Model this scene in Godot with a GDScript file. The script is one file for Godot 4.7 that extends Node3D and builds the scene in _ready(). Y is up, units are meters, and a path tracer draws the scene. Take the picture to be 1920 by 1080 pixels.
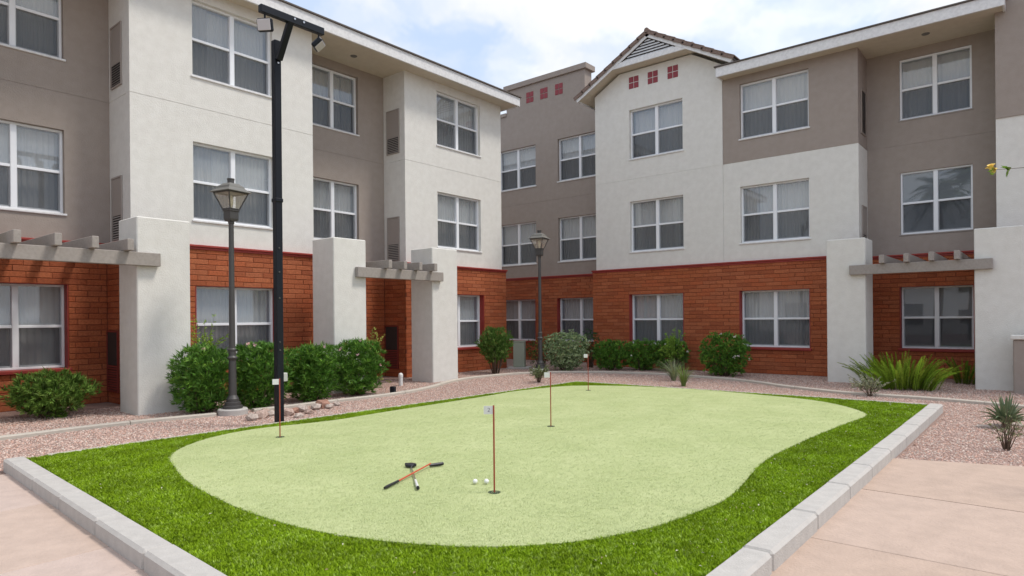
extends Node3D
# Courtyard putting green between two stucco-and-brick apartment wings.
# World: y up, metres. Left wing faces +X, right wing faces +Z.

const FOCAL := 1217.62          # focal length for a 1920 x 1080 picture
const YAW := 39.728
const ROLL := -0.502
const HORIZON := 596.33
const EYE := Vector3(0, 1.6, 0)

var right_axis: Vector3
var up_axis: Vector3
var fwd: Vector3
var M := {}
var rng := RandomNumberGenerator.new()
var brick_meshes := {}
var brick_todo := {}
var used := {}


# ---------------------------------------------------------------- mesh builder
class MB:
	var v := PackedVector3Array()
	var n := PackedVector3Array()
	var c := PackedColorArray()
	var ix := PackedInt32Array()
	var col := Color.WHITE
	var t := Transform3D.IDENTITY

	func tri(a: Vector3, b: Vector3, d: Vector3, out: Vector3) -> void:
		# a face whose visible side looks along "out"
		var g := (b - a).cross(d - a)
		var at := v.size()
		var nn := g.normalized()
		if g.dot(out) < 0.0:
			nn = -nn
		v.append(a); v.append(b); v.append(d)
		for i in 3:
			n.append(nn); c.append(col)
		if g.dot(out) > 0.0:
			ix.append(at); ix.append(at + 2); ix.append(at + 1)
		else:
			ix.append(at); ix.append(at + 1); ix.append(at + 2)

	func quad(a: Vector3, b: Vector3, d: Vector3, e: Vector3, out: Vector3) -> void:
		var g := (d - a).cross(e - b)
		var at := v.size()
		var nn := g.normalized()
		if g.dot(out) < 0.0:
			nn = -nn
		v.append(a); v.append(b); v.append(d); v.append(e)
		for i in 4:
			n.append(nn); c.append(col)
		if g.dot(out) > 0.0:
			ix.append_array(PackedInt32Array([at, at + 2, at + 1, at, at + 3, at + 2]))
		else:
			ix.append_array(PackedInt32Array([at, at + 1, at + 2, at, at + 2, at + 3]))

	func box(p: Vector3, q: Vector3) -> void:
		cbox(p, q, 0.0)

	func cbox(p: Vector3, q: Vector3, ch: float) -> void:
		# box from p to q (in t) with chamfered edges
		var lo := Vector3(minf(p.x, q.x), minf(p.y, q.y), minf(p.z, q.z))
		var hi := Vector3(maxf(p.x, q.x), maxf(p.y, q.y), maxf(p.z, q.z))
		var mid := (lo + hi) * 0.5
		var hf := (hi - lo) * 0.5
		ch = minf(ch, minf(hf.x, minf(hf.y, hf.z)) * 0.9)
		var pt := func(s: Vector3, ax: int) -> Vector3:
			var r := Vector3(s.x * hf.x, s.y * hf.y, s.z * hf.z)
			for k in 3:
				if k != ax:
					r[k] -= s[k] * ch
			return t * (mid + r)
		for ax in 3:
			var u := (ax + 1) % 3
			var w := (ax + 2) % 3
			for sg in [-1.0, 1.0]:
				var o := Vector3.ZERO
				o[ax] = sg
				var q4: Array[Vector3] = []
				for k in [[-1.0, -1.0], [1.0, -1.0], [1.0, 1.0], [-1.0, 1.0]]:
					var s := Vector3.ZERO
					s[ax] = sg; s[u] = k[0]; s[w] = k[1]
					q4.append(pt.call(s, ax))
				quad(q4[0], q4[1], q4[2], q4[3], t.basis * o)
		if ch <= 0.0:
			return
		for ax in 3:
			var u := (ax + 1) % 3
			var w := (ax + 2) % 3
			for su in [-1.0, 1.0]:
				for sw in [-1.0, 1.0]:
					var s0 := Vector3.ZERO
					s0[u] = su; s0[w] = sw
					var a := s0; a[ax] = -1.0
					var b := s0; b[ax] = 1.0
					quad(pt.call(a, u), pt.call(b, u), pt.call(b, w), pt.call(a, w), t.basis * s0)
		for sx in [-1.0, 1.0]:
			for sy in [-1.0, 1.0]:
				for sz in [-1.0, 1.0]:
					var s := Vector3(sx, sy, sz)
					tri(pt.call(s, 0), pt.call(s, 1), pt.call(s, 2), t.basis * s)

	func slab(s0: float, s1: float, y0: float, y1: float, d0: float, d1: float, holes: Array) -> void:
		# wall in t: along x, up y, from back d0 to front d1 (z), with rectangular openings [s0, s1, y0, y1]
		var xs := [s0, s1]
		var ys := [y0, y1]
		for h in holes:
			for k in [h[0], h[1]]:
				if k > s0 and k < s1 and not xs.has(k): xs.append(k)
			for k in [h[2], h[3]]:
				if k > y0 and k < y1 and not ys.has(k): ys.append(k)
		xs.sort(); ys.sort()
		var solid := func(i: int, j: int) -> bool:
			if i < 0 or j < 0 or i >= xs.size() - 1 or j >= ys.size() - 1:
				return false
			var cx: float = (xs[i] + xs[i + 1]) * 0.5
			var cy: float = (ys[j] + ys[j + 1]) * 0.5
			for h in holes:
				if cx > h[0] and cx < h[1] and cy > h[2] and cy < h[3]:
					return false
			return true
		var b := t.basis
		for i in xs.size() - 1:
			for j in ys.size() - 1:
				if not solid.call(i, j):
					continue
				var x0: float = xs[i]
				var x1: float = xs[i + 1]
				var b0: float = ys[j]
				var b1: float = ys[j + 1]
				for d in [[d1, 1.0], [d0, -1.0]]:
					quad(t * Vector3(x0, b0, d[0]), t * Vector3(x1, b0, d[0]), t * Vector3(x1, b1, d[0]), t * Vector3(x0, b1, d[0]), b.z * d[1])
				for e in [[-1, 0, x0, b0, x0, b1, -b.x], [1, 0, x1, b0, x1, b1, b.x], [0, -1, x0, b0, x1, b0, -b.y], [0, 1, x0, b1, x1, b1, b.y]]:
					if not solid.call(i + e[0], j + e[1]):
						quad(t * Vector3(e[2], e[3], d0), t * Vector3(e[4], e[5], d0), t * Vector3(e[4], e[5], d1), t * Vector3(e[2], e[3], d1), e[6])

	func ring_points(at: Vector3, dir: Vector3, r: float, seg: int) -> Array:
		var ref := Vector3.UP if absf(dir.y) < 0.9 else Vector3.RIGHT
		var a := dir.cross(ref).normalized()
		var b := dir.cross(a).normalized()
		var o := []
		for k in seg:
			var w := TAU * k / seg
			o.append([at + (a * cos(w) + b * sin(w)) * r, a * cos(w) + b * sin(w)])
		return o

	func tube(path: Array, rad: Array, seg := 6, cap := true) -> void:
		# smooth tapered tube through points (already in t's space)
		var base := v.size()
		for i in path.size():
			var d: Vector3 = (path[mini(i + 1, path.size() - 1)] - path[maxi(i - 1, 0)]).normalized()
			for k in ring_points(path[i], d, rad[i], seg):
				v.append(t * k[0]); n.append((t.basis * k[1]).normalized()); c.append(col)
		for i in path.size() - 1:
			for k in seg:
				var a := base + i * seg + k
				var b := base + i * seg + (k + 1) % seg
				ix.append_array(PackedInt32Array([a, b + seg, b, a, a + seg, b + seg]))
		if cap:
			for e in [0, path.size() - 1]:
				var d: Vector3 = (path[e] - path[1 if e == 0 else e - 1]).normalized()
				var rp := ring_points(path[e], (path[mini(e + 1, path.size() - 1)] - path[maxi(e - 1, 0)]).normalized(), rad[e], seg)
				for k in range(1, seg - 1):
					tri(t * rp[0][0], t * rp[k][0], t * rp[k + 1][0], t.basis * d)

	func lathe(prof: Array, seg := 16, turn := 0.0, flat := false) -> void:
		# profile of [radius, y] from bottom to top round the y axis of t
		for i in prof.size() - 1:
			var p = prof[i]
			var q = prof[i + 1]
			var sl := Vector2(q[1] - p[1], p[0] - q[0]).normalized()
			for k in seg:
				var w0 := turn + TAU * k / seg
				var w1 := turn + TAU * (k + 1) / seg
				var e0 := Vector3(cos(w0), 0, sin(w0))
				var e1 := Vector3(cos(w1), 0, sin(w1))
				var a: Vector3 = t * (e0 * p[0] + Vector3(0, p[1], 0))
				var b: Vector3 = t * (e1 * p[0] + Vector3(0, p[1], 0))
				var d: Vector3 = t * (e1 * q[0] + Vector3(0, q[1], 0))
				var e: Vector3 = t * (e0 * q[0] + Vector3(0, q[1], 0))
				var at := v.size()
				quad(a, b, d, e, t.basis * ((e0 + e1) * 0.5 * sl.x + Vector3(0, sl.y, 0)))
				if not flat:
					for m in [[0, e0], [1, e1], [2, e1], [3, e0]]:
						n[at + m[0]] = (t.basis * (m[1] * sl.x + Vector3(0, sl.y, 0))).normalized()

	func leaf(b: Vector3, d: Vector3, side: Vector3, l: float, w: float, fold := 0.25, droop := 0.15) -> void:
		# a folded lance-shaped leaf of two faces
		var up := side.cross(d).normalized()
		var m := b + d * l * 0.45
		var tip := b + d * l - up * l * droop
		var lf := m + side * w * 0.5 + up * w * fold
		var rt := m - side * w * 0.5 + up * w * fold
		tri(b, lf, tip, up)
		tri(b, tip, rt, up)

	func mesh() -> ArrayMesh:
		var a := []
		a.resize(Mesh.ARRAY_MAX)
		a[Mesh.ARRAY_VERTEX] = v
		a[Mesh.ARRAY_NORMAL] = n
		a[Mesh.ARRAY_COLOR] = c
		a[Mesh.ARRAY_INDEX] = ix
		var m := ArrayMesh.new()
		m.add_surface_from_arrays(Mesh.PRIMITIVE_TRIANGLES, a)
		return m


# ---------------------------------------------------------------- node helpers
func named(s: String) -> String:
	var k: int = used.get(s, 0)
	used[s] = k + 1
	return s if k == 0 else "%s_%03d" % [s, k]

func thing(called: String, label: String, category: String, at := Vector3.ZERO, turn := 0.0, group := "") -> Node3D:
	var o := Node3D.new()
	o.name = named(called)
	add_child(o, true)
	o.position = at
	o.rotation.y = turn
	tag(o, label, category, group)
	return o

func tag(o: Node3D, label: String, category := "", group := "", kind := "") -> void:
	if label: o.set_meta("label", label)
	if category: o.set_meta("category", category)
	if group: o.set_meta("group", group)
	if kind: o.set_meta("kind", kind)

func part(called: String, mb: MB, m: Material, parent: Node3D) -> MeshInstance3D:
	var o := MeshInstance3D.new()
	o.name = named(called) if parent == self else called
	o.mesh = mb.mesh()
	o.material_override = m
	parent.add_child(o, true)
	return o

func group_node(called: String, parent: Node3D) -> Node3D:
	var o := Node3D.new()
	o.name = called
	parent.add_child(o, true)
	return o

func structure(called: String, mb: MB, m: Material) -> MeshInstance3D:
	var o := part(called, mb, m, self)
	o.set_meta("kind", "structure")
	return o

func left_frame(x: float) -> Transform3D:      # s runs away from the camera (-Z), n = +X
	return Transform3D(Basis(Vector3(0, 0, -1), Vector3.UP, Vector3(1, 0, 0)), Vector3(x, 0, 0))

func right_frame(z: float) -> Transform3D:     # s runs along +X, n = +Z
	return Transform3D(Basis(Vector3(1, 0, 0), Vector3.UP, Vector3(0, 0, 1)), Vector3(0, 0, z))

func east_frame(x: float) -> Transform3D:      # faces +X, s = -Z (same as left_frame)
	return left_frame(x)

func to_screen(p: Vector3) -> Vector3:         # picture position (1920 x 1080) and depth
	var q := p - EYE
	var d := q.dot(fwd)
	if d < 0.1:
		return Vector3(-9999, -9999, d)
	return Vector3(960 + FOCAL * q.dot(right_axis) / d, HORIZON - FOCAL * q.dot(up_axis) / d, d)


# ---------------------------------------------------------------- materials
func lin(r: float, g: float, b: float) -> Color:
	return Color(r, g, b).linear_to_srgb()

func noise_tex(freq: float, seed_: int, octaves: int, lo: Color, hi: Color, size := 1024, normal := false, strength := 4.0, kind := FastNoiseLite.TYPE_SIMPLEX_SMOOTH) -> NoiseTexture2D:
	var f := FastNoiseLite.new()
	f.noise_type = kind
	f.seed = seed_
	f.frequency = freq
	f.fractal_type = FastNoiseLite.FRACTAL_FBM
	f.fractal_octaves = octaves
	f.fractal_gain = 0.6
	var t := NoiseTexture2D.new()
	t.width = size
	t.height = size
	t.seamless = true
	t.noise = f
	if normal:
		t.as_normal_map = true
		t.bump_strength = strength
	else:
		var g := Gradient.new()
		g.set_color(0, lo)
		g.set_color(1, hi)
		t.color_ramp = g
	return t

func mat(called: String, color: Color, rough := 0.8, o := {}) -> StandardMaterial3D:
	var m := StandardMaterial3D.new()
	m.resource_name = called
	m.albedo_color = color
	m.roughness = rough
	for k in o:
		m.set(k, o[k])
	M[called] = m
	return m

func tri_tex(m: StandardMaterial3D, albedo: Texture2D, normal: Texture2D, scale: float, ns := 1.0) -> void:
	m.uv1_triplanar = true
	m.uv1_world_triplanar = true
	m.uv1_scale = Vector3.ONE * scale
	if albedo: m.albedo_texture = albedo
	if normal:
		m.normal_enabled = true
		m.normal_texture = normal
		m.normal_scale = ns

func make_materials() -> void:
	var mottle := noise_tex(0.006, 3, 6, Color(0.95, 0.947, 0.942), Color(1, 1, 1))
	var stucco_n := noise_tex(0.05, 9, 5, Color.BLACK, Color.WHITE, 1024, true, 5.0)
	for k in [["stucco_white", lin(0.745, 0.735, 0.695)], ["stucco_taupe", lin(0.35, 0.3, 0.265)], ["stucco_pillar", lin(0.75, 0.74, 0.7)]]:
		tri_tex(mat(k[0], k[1], 0.92), mottle, stucco_n, 0.55, 0.38)
	var wood_t := noise_tex(0.02, 5, 4, Color(0.9, 0.9, 0.9), Color(1, 1, 1), 512)
	tri_tex(mat("beam", lin(0.36, 0.325, 0.295), 0.75), wood_t, null, 1.3)
	tri_tex(mat("soffit", lin(0.62, 0.56, 0.46), 0.9), mottle, stucco_n, 0.5, 0.3)
	tri_tex(mat("trim_white", lin(0.8, 0.8, 0.8), 0.55), wood_t, null, 0.8)
	mat("vinyl", lin(0.82, 0.84, 0.87), 0.35)
	tri_tex(mat("trim_red", lin(0.33, 0.035, 0.025), 0.55), wood_t, null, 1.1)
	mat("tile_red", lin(0.24, 0.018, 0.028), 0.4)
	tri_tex(mat("roof_edge", lin(0.12, 0.1, 0.09), 0.8), wood_t, null, 1.0)
	tri_tex(mat("roof_tile", lin(0.27, 0.19, 0.155), 0.85), noise_tex(0.02, 44, 5, Color(0.75, 0.75, 0.75), Color(1, 1, 1), 512), stucco_n, 1.5, 0.6)
	var brick_t := noise_tex(0.012, 21, 6, Color(0.78, 0.76, 0.74), Color(1, 1, 1))
	var brick_n := noise_tex(0.03, 22, 5, Color.BLACK, Color.WHITE, 1024, true, 8.0)
	var tones := [[0.5, 0.138, 0.05], [0.46, 0.122, 0.043], [0.54, 0.16, 0.062], [0.42, 0.108, 0.038], [0.49, 0.145, 0.058], [0.52, 0.132, 0.045]]
	for i in tones.size():
		tri_tex(mat("brick%d" % i, lin(tones[i][0], tones[i][1], tones[i][2]), 0.85), brick_t, brick_n, 1.4, 0.8)
	M.tones = tones
	tri_tex(mat("brick_rest", Color.WHITE, 0.85, {"vertex_color_use_as_albedo": true}), brick_t, brick_n, 1.4, 0.8)
	tri_tex(mat("mortar", lin(0.25, 0.072, 0.034), 0.95), brick_t, brick_n, 2.0, 0.8)
	mat("glass", Color(0.9, 0.95, 1.0, 0.06), 0.015, {"transparency": BaseMaterial3D.TRANSPARENCY_ALPHA, "metallic_specular": 0.7, "metallic": 0.2})
	mat("screen", Color(0.22, 0.23, 0.25, 0.43), 0.85, {"transparency": BaseMaterial3D.TRANSPARENCY_ALPHA, "metallic_specular": 0.25})
	mat("sheer", lin(0.4, 0.388, 0.35), 0.95)
	mat("drape", lin(0.25, 0.235, 0.2), 0.95)
	mat("room", lin(0.5, 0.47, 0.42), 0.9)
	mat("carpet", lin(0.2, 0.16, 0.12), 0.95)
	mat("shade_cloth", lin(0.16, 0.15, 0.13), 0.3)
	mat("vent_dark", lin(0.035, 0.03, 0.028), 0.7)
	mat("vent_panel", lin(0.34, 0.3, 0.27), 0.7)
	mat("vent_red", lin(0.2, 0.03, 0.022), 0.7)
	var conc_t := noise_tex(0.008, 31, 6, Color(0.92, 0.92, 0.92), Color(1, 1, 1))
	var conc_n := noise_tex(0.06, 32, 5, Color.BLACK, Color.WHITE, 1024, true, 4.0)
	tri_tex(mat("kerb", lin(0.51, 0.485, 0.455), 0.9), conc_t, conc_n, 0.8, 0.5)
	tri_tex(mat("edging", lin(0.55, 0.5, 0.43), 0.9), conc_t, conc_n, 1.1, 0.6)
	for i in 4:
		var w: float = [1.0, 0.95, 1.02, 0.97][i]
		tri_tex(mat("slab%d" % i, lin(0.54 * w, [0.415, 0.405, 0.425, 0.41][i] * w, [0.345, 0.325, 0.37, 0.335][i] * w), 0.9), conc_t, conc_n, 0.43, 0.4)
	tri_tex(mat("joint", lin(0.2, 0.15, 0.12), 0.95), conc_t, conc_n, 1.0, 0.5)
	tri_tex(mat("gravel_base", lin(0.58, 0.425, 0.365), 0.95), noise_tex(0.06, 41, 4, Color(0.62, 0.57, 0.56), Color(1, 1, 1)), noise_tex(0.06, 41, 4, Color.BLACK, Color.WHITE, 1024, true, 14.0), 0.7, 1.0)
	mat("gravel_stone", Color.WHITE, 0.9, {"vertex_color_use_as_albedo": true})
	tri_tex(mat("green_turf", Color.WHITE, 0.95, {"vertex_color_use_as_albedo": true, "metallic_specular": 0.2}), noise_tex(0.09, 51, 4, Color(0.85, 0.86, 0.79), Color(1, 1, 1)), noise_tex(0.2, 52, 3, Color.BLACK, Color.WHITE, 1024, true, 8.0), 1.3, 0.45)
	mat("turf_soil", lin(0.09, 0.14, 0.004), 0.95)
	mat("blade", Color.WHITE, 0.75, {"vertex_color_use_as_albedo": true, "metallic_specular": 0.2, "backlight_enabled": true, "backlight": Color(0.25, 0.35, 0.05)})
	mat("fibre", Color.WHITE, 0.8, {"vertex_color_use_as_albedo": true, "metallic_specular": 0.2})
	mat("leaf", Color.WHITE, 0.5, {"vertex_color_use_as_albedo": true, "metallic_specular": 0.4, "backlight_enabled": true, "backlight": Color(0.22, 0.3, 0.06)})
	mat("leaf_soft", Color.WHITE, 0.75, {"vertex_color_use_as_albedo": true, "metallic_specular": 0.25, "backlight_enabled": true, "backlight": Color(0.2, 0.25, 0.1)})
	mat("petal", Color.WHITE, 0.7, {"vertex_color_use_as_albedo": true})
	tri_tex(mat("bark", lin(0.16, 0.11, 0.075), 0.95), brick_t, brick_n, 4.0, 1.0)
	var rock_t := noise_tex(0.02, 61, 6, Color(0.6, 0.55, 0.52), Color(1, 1, 1), 512)
	for k in [["rock0", lin(0.7, 0.55, 0.48)], ["rock1", lin(0.76, 0.68, 0.62)], ["rock2", lin(0.56, 0.33, 0.25)]]:
		tri_tex(mat(k[0], k[1], 0.9), rock_t, brick_n, 2.5, 1.0)
	mat("lamp_metal", lin(0.075, 0.072, 0.07), 0.5, {"metallic": 0.3})
	mat("lamp_roof", lin(0.17, 0.165, 0.15), 0.6, {"metallic": 0.2})
	mat("lamp_glass", Color(0.85, 0.8, 0.72, 0.28), 0.1, {"transparency": BaseMaterial3D.TRANSPARENCY_ALPHA})
	mat("bulb", lin(0.75, 0.68, 0.5), 0.4)
	mat("pole_black", lin(0.008, 0.01, 0.015), 0.45, {"metallic_specular": 0.35})
	mat("flood_glass", lin(0.55, 0.53, 0.54), 0.2)
	mat("bolt", lin(0.6, 0.6, 0.62), 0.3, {"metallic": 0.9})
	mat("box_grey", lin(0.5, 0.5, 0.47), 0.6)
	mat("stick", lin(0.34, 0.055, 0.03), 0.35)
	mat("flag_white", lin(0.75, 0.74, 0.74), 0.7)
	mat("ink", lin(0.16, 0.15, 0.2), 0.7)
	mat("cup", lin(0.03, 0.05, 0.02), 0.8)
	mat("ball", lin(0.82, 0.82, 0.82), 0.25)
	mat("grip", lin(0.015, 0.015, 0.016), 0.65)
	mat("shaft_red", lin(0.55, 0.09, 0.04), 0.3)
	mat("chrome", lin(0.6, 0.6, 0.62), 0.2, {"metallic": 0.95})
	mat("putter_head", lin(0.03, 0.03, 0.035), 0.35, {"metallic": 0.5})
	mat("cabinet", lin(0.33, 0.37, 0.29), 0.6)
	mat("white_plastic", lin(0.7, 0.7, 0.68), 0.4)
	tri_tex(mat("agave", lin(0.17, 0.235, 0.12), 0.5, {}), brick_t, null, 3.0)


# ---------------------------------------------------------------- camera, sky, sun
func setup_view() -> void:
	var a := deg_to_rad(YAW)
	var r := deg_to_rad(ROLL)
	fwd = Vector3(-sin(a), 0, -cos(a))
	var r0 := Vector3(cos(a), 0, -sin(a))
	right_axis = r0 * cos(r) + Vector3.UP * sin(r)
	up_axis = Vector3.UP * cos(r) - r0 * sin(r)
	var cam := Camera3D.new()
	cam.name = "camera"
	cam.transform = Transform3D(Basis(right_axis, up_axis, -fwd), EYE)
	cam.projection = Camera3D.PROJECTION_FRUSTUM
	cam.keep_aspect = Camera3D.KEEP_HEIGHT
	cam.near = 0.1
	cam.far = 600.0
	cam.size = 0.1 * 1080.0 / FOCAL
	cam.frustum_offset = Vector2(0, 0.1 * (HORIZON - 540.0) / FOCAL)
	add_child(cam)
	cam.current = true

	var env := Environment.new()
	env.background_mode = Environment.BG_SKY
	env.sky = Sky.new()
	var sm := PanoramaSkyMaterial.new()
	sm.panorama = sky_texture()
	sm.energy_multiplier = 0.53
	env.sky.sky_material = sm
	env.tonemap_mode = Environment.TONE_MAPPER_LINEAR
	env.tonemap_exposure = 2.28
	env.sdfgi_enabled = true
	env.ssao_enabled = true
	env.ssil_enabled = true
	var we := WorldEnvironment.new()
	we.name = "environment"
	we.environment = env
	add_child(we)

	var sun := DirectionalLight3D.new()
	sun.name = "sun"
	sun.light_energy = 0.39
	sun.light_angular_distance = 11.0
	sun.light_color = Color(1.0, 0.97, 0.93)
	sun.shadow_enabled = true
	var el := deg_to_rad(60.0)
	var az := deg_to_rad(35.0)        # from +X towards -Z
	var to_sun := Vector3(cos(el) * cos(az), sin(el), -cos(el) * sin(az))
	add_child(sun)
	sun.look_at_from_position(to_sun * 50.0, Vector3.ZERO, Vector3.UP)

func sky_texture() -> ImageTexture:
	var w := 2048
	var h := 1024
	var f := FastNoiseLite.new()
	f.seed = 12
	f.frequency = 0.55
	f.fractal_type = FastNoiseLite.FRACTAL_FBM
	f.fractal_octaves = 6
	f.fractal_gain = 0.55
	f.domain_warp_enabled = true
	f.domain_warp_amplitude = 0.5
	f.domain_warp_frequency = 0.5
	var im := Image.create(w, h, false, Image.FORMAT_RGBF)
	im.fill(Color(0.42, 0.38, 0.33))
	for j in h / 2 + 1:
		var el := PI * 0.5 - PI * (j + 0.5) / h
		var y := sin(el)
		var cy := cos(el)
		var hz := 1.0 / (maxf(y, 0.0) + 0.22)
		for i in w:
			var az := TAU * (i + 0.5) / w
			var p := Vector3(cos(az) * cy * hz, 0.0, sin(az) * cy * hz)
			var k := f.get_noise_2d(p.x * 1.5 + 9.0, p.z * 1.5 - 5.0)
			var cov := smoothstep(-0.3, 0.3, k)
			var blue := Color(0.33, 0.5, 0.8).lerp(Color(0.6, 0.73, 0.9), pow(1.0 - maxf(y, 0.0), 3.0))
			var white := Color(0.93, 0.94, 0.96) * (0.9 + 0.16 * smoothstep(-0.2, 0.45, f.get_noise_2d(p.x * 2.3 + 40.0, p.z * 2.3)))
			im.set_pixel(i, j, blue.lerp(white, 0.24 + 0.76 * cov))
	return ImageTexture.create_from_image(im)


# ---------------------------------------------------------------- building pieces
func curtain(mb: MB, fr: Transform3D, s0: float, s1: float, y0: float, y1: float, d: float, amp: float, pitch: float, ph: float) -> void:
	var cols := maxi(6, int((s1 - s0) / 0.018))
	var at := mb.v.size()
	for i in cols + 1:
		var s := lerpf(s0, s1, float(i) / cols)
		var u := TAU * (s - s0) / pitch + ph
		var off := amp * (sin(u) + 0.45 * sin(u * 0.53 + ph * 2.0) + 0.25 * sin(u * 2.1))
		var slope := amp * TAU / pitch * (cos(u) + 0.24 * cos(u * 0.53 + ph * 2.0) + 0.52 * cos(u * 2.1))
		for k in [[y0, 1.15], [y1, 0.75]]:
			mb.v.append(fr * Vector3(s, k[0], d + off * k[1]))
			mb.n.append((fr.basis * Vector3(-slope * k[1], 0, 1)).normalized())
			mb.c.append(mb.col)
	for i in cols:
		var a := at + i * 2
		mb.ix.append_array(PackedInt32Array([a, a + 1, a + 3, a, a + 3, a + 2]))

func window(parent: Node3D, fr: Transform3D, s0: float, s1: float, y0: float, y1: float, face: float, style: String, variant: int) -> void:
	# a pair of single-hung units: fr is the wall plane, face the distance of the wall surface in front of it
	var w := group_node("window", parent)
	var dg := face - (0.23 if style == "red" else 0.145 if style == "white" else 0.1)                 # plane of the upper glass
	var mb := MB.new()
	mb.t = fr
	var o := 0.042
	var ms := (s0 + s1) * 0.5
	var my := (y0 + y1) * 0.5
	mb.cbox(Vector3(s0, y0, dg - 0.04), Vector3(s1, y0 + o, dg + 0.055), 0.005)
	mb.cbox(Vector3(s0, y1 - o, dg - 0.04), Vector3(s1, y1, dg + 0.05), 0.005)
	mb.cbox(Vector3(s0, y0 + o, dg - 0.04), Vector3(s0 + o, y1 - o, dg + 0.05), 0.005)
	mb.cbox(Vector3(s1 - o, y0 + o, dg - 0.04), Vector3(s1, y1 - o, dg + 0.05), 0.005)
	part("frame", mb, M.vinyl, w)
	mb = MB.new(); mb.t = fr
	mb.cbox(Vector3(ms - 0.05, y0 + o, dg - 0.04), Vector3(ms + 0.05, y1 - o, dg + 0.052), 0.006)
	part("mullion", mb, M.vinyl, w)
	for side in [[s0 + o, ms - 0.05], [ms + 0.05, s1 - o]]:
		var a: float = side[0]
		var b: float = side[1]
		mb = MB.new(); mb.t = fr
		mb.cbox(Vector3(a, my - 0.025, dg - 0.03), Vector3(b, my + 0.028, dg + 0.04), 0.005)
		part("meeting_rail", mb, M.vinyl, w)
		mb = MB.new(); mb.t = fr
		mb.cbox(Vector3(a, y0 + o, dg - 0.035), Vector3(a + 0.02, my - 0.025, dg + 0.012), 0.003)
		mb.cbox(Vector3(b - 0.02, y0 + o, dg - 0.035), Vector3(b, my - 0.025, dg + 0.012), 0.003)
		mb.cbox(Vector3(a + 0.02, y0 + o, dg - 0.035), Vector3(b - 0.02, y0 + o + 0.03, dg + 0.012), 0.003)
		part("sash", mb, M.vinyl, w)
		for pn in [[my + 0.028, y1 - o, dg, a, b], [y0 + o + 0.03, my - 0.025, dg - 0.018, a + 0.02, b - 0.02]]:
			mb = MB.new(); mb.t = fr
			# real panes are never perfectly flat in line: each is set a hair out of true
			var tw := rng.randf_range(-0.0025, 0.0025)
			var tv := rng.randf_range(-0.0025, 0.0025)
			mb.quad(fr * Vector3(pn[3], pn[0], pn[2] - tw), fr * Vector3(pn[4], pn[0], pn[2] + tv), fr * Vector3(pn[4], pn[1], pn[2] + tw), fr * Vector3(pn[3], pn[1], pn[2] - tv), fr.basis.z)
			part("pane", mb, M.glass, w)
		mb = MB.new(); mb.t = fr
		mb.quad(fr * Vector3(a + 0.004, y0 + o, dg + 0.02), fr * Vector3(b - 0.004, y0 + o, dg + 0.02), fr * Vector3(b - 0.004, my - 0.025, dg + 0.02), fr * Vector3(a + 0.004, my - 0.025, dg + 0.02), fr.basis.z)
		part("insect_screen", mb, M.screen, w)
	# curtains
	if variant >= 0:
		mb = MB.new(); mb.t = fr
		var ph := variant * 1.7 + 0.4
		curtain(mb, fr, s0 + 0.02, s1 - 0.02, y0 + 0.01, y1 - 0.03, dg - 0.19, 0.016, 0.085 + 0.012 * (variant % 4), ph)
		part("sheer_curtain", mb, M.sheer, w)
		if variant % 3 != 0:
			mb = MB.new(); mb.t = fr
			var wd := 0.22 + 0.07 * (variant % 5)
			if variant % 2 == 0:
				curtain(mb, fr, s0 + 0.02, s0 + wd, y0 + 0.01, y1 - 0.02, dg - 0.12, 0.018, 0.09, ph)
			else:
				curtain(mb, fr, s1 - wd, s1 - 0.02, y0 + 0.01, y1 - 0.02, dg - 0.12, 0.018, 0.09, ph)
			part("drape", mb, M.drape, w)
	if style == "white":
		mb = MB.new(); mb.t = fr
		mb.cbox(Vector3(s0 - 0.035, y0 - 0.045, dg + 0.0), Vector3(s1 + 0.035, y0 - 0.002, face + 0.03), 0.008)
		part("sill", mb, M.trim_white, w)
	elif style == "taupe":
		mb = MB.new(); mb.t = fr
		mb.cbox(Vector3(s0 - 0.03, y0 - 0.035, dg + 0.0), Vector3(s1 + 0.03, y0 - 0.002, face + 0.018), 0.006)
		part("sill", mb, M.beam, w)
	elif style == "red":
		mb = MB.new(); mb.t = fr
		mb.cbox(Vector3(s0 - 0.06, y0 - 0.07, dg - 0.02), Vector3(s1 + 0.06, y0 - 0.002, face + 0.05), 0.01)
		part("sill", mb, M.trim_red, w)
		mb = MB.new(); mb.t = fr
		mb.box(Vector3(s0 - 0.019, y0, dg - 0.04), Vector3(s0 - 0.001, y1 + 0.019, face - 0.006))
		mb.box(Vector3(s1 + 0.001, y0, dg - 0.04), Vector3(s1 + 0.019, y1 + 0.019, face - 0.006))
		mb.box(Vector3(s0, y1 + 0.001, dg - 0.04), Vector3(s1, y1 + 0.019, face - 0.006))
		part("reveal", mb, M.trim_red, w)

const COURSE := 0.11
const BLEN := 0.405

func brick_mesh(l: float) -> ArrayMesh:
	var key := roundi(l * 100.0)
	if not brick_meshes.has(key):
		var mb := MB.new()
		brick_shape(mb, Transform3D.IDENTITY, key / 100.0)
		brick_meshes[key] = mb.mesh()
	return brick_meshes[key]

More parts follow.
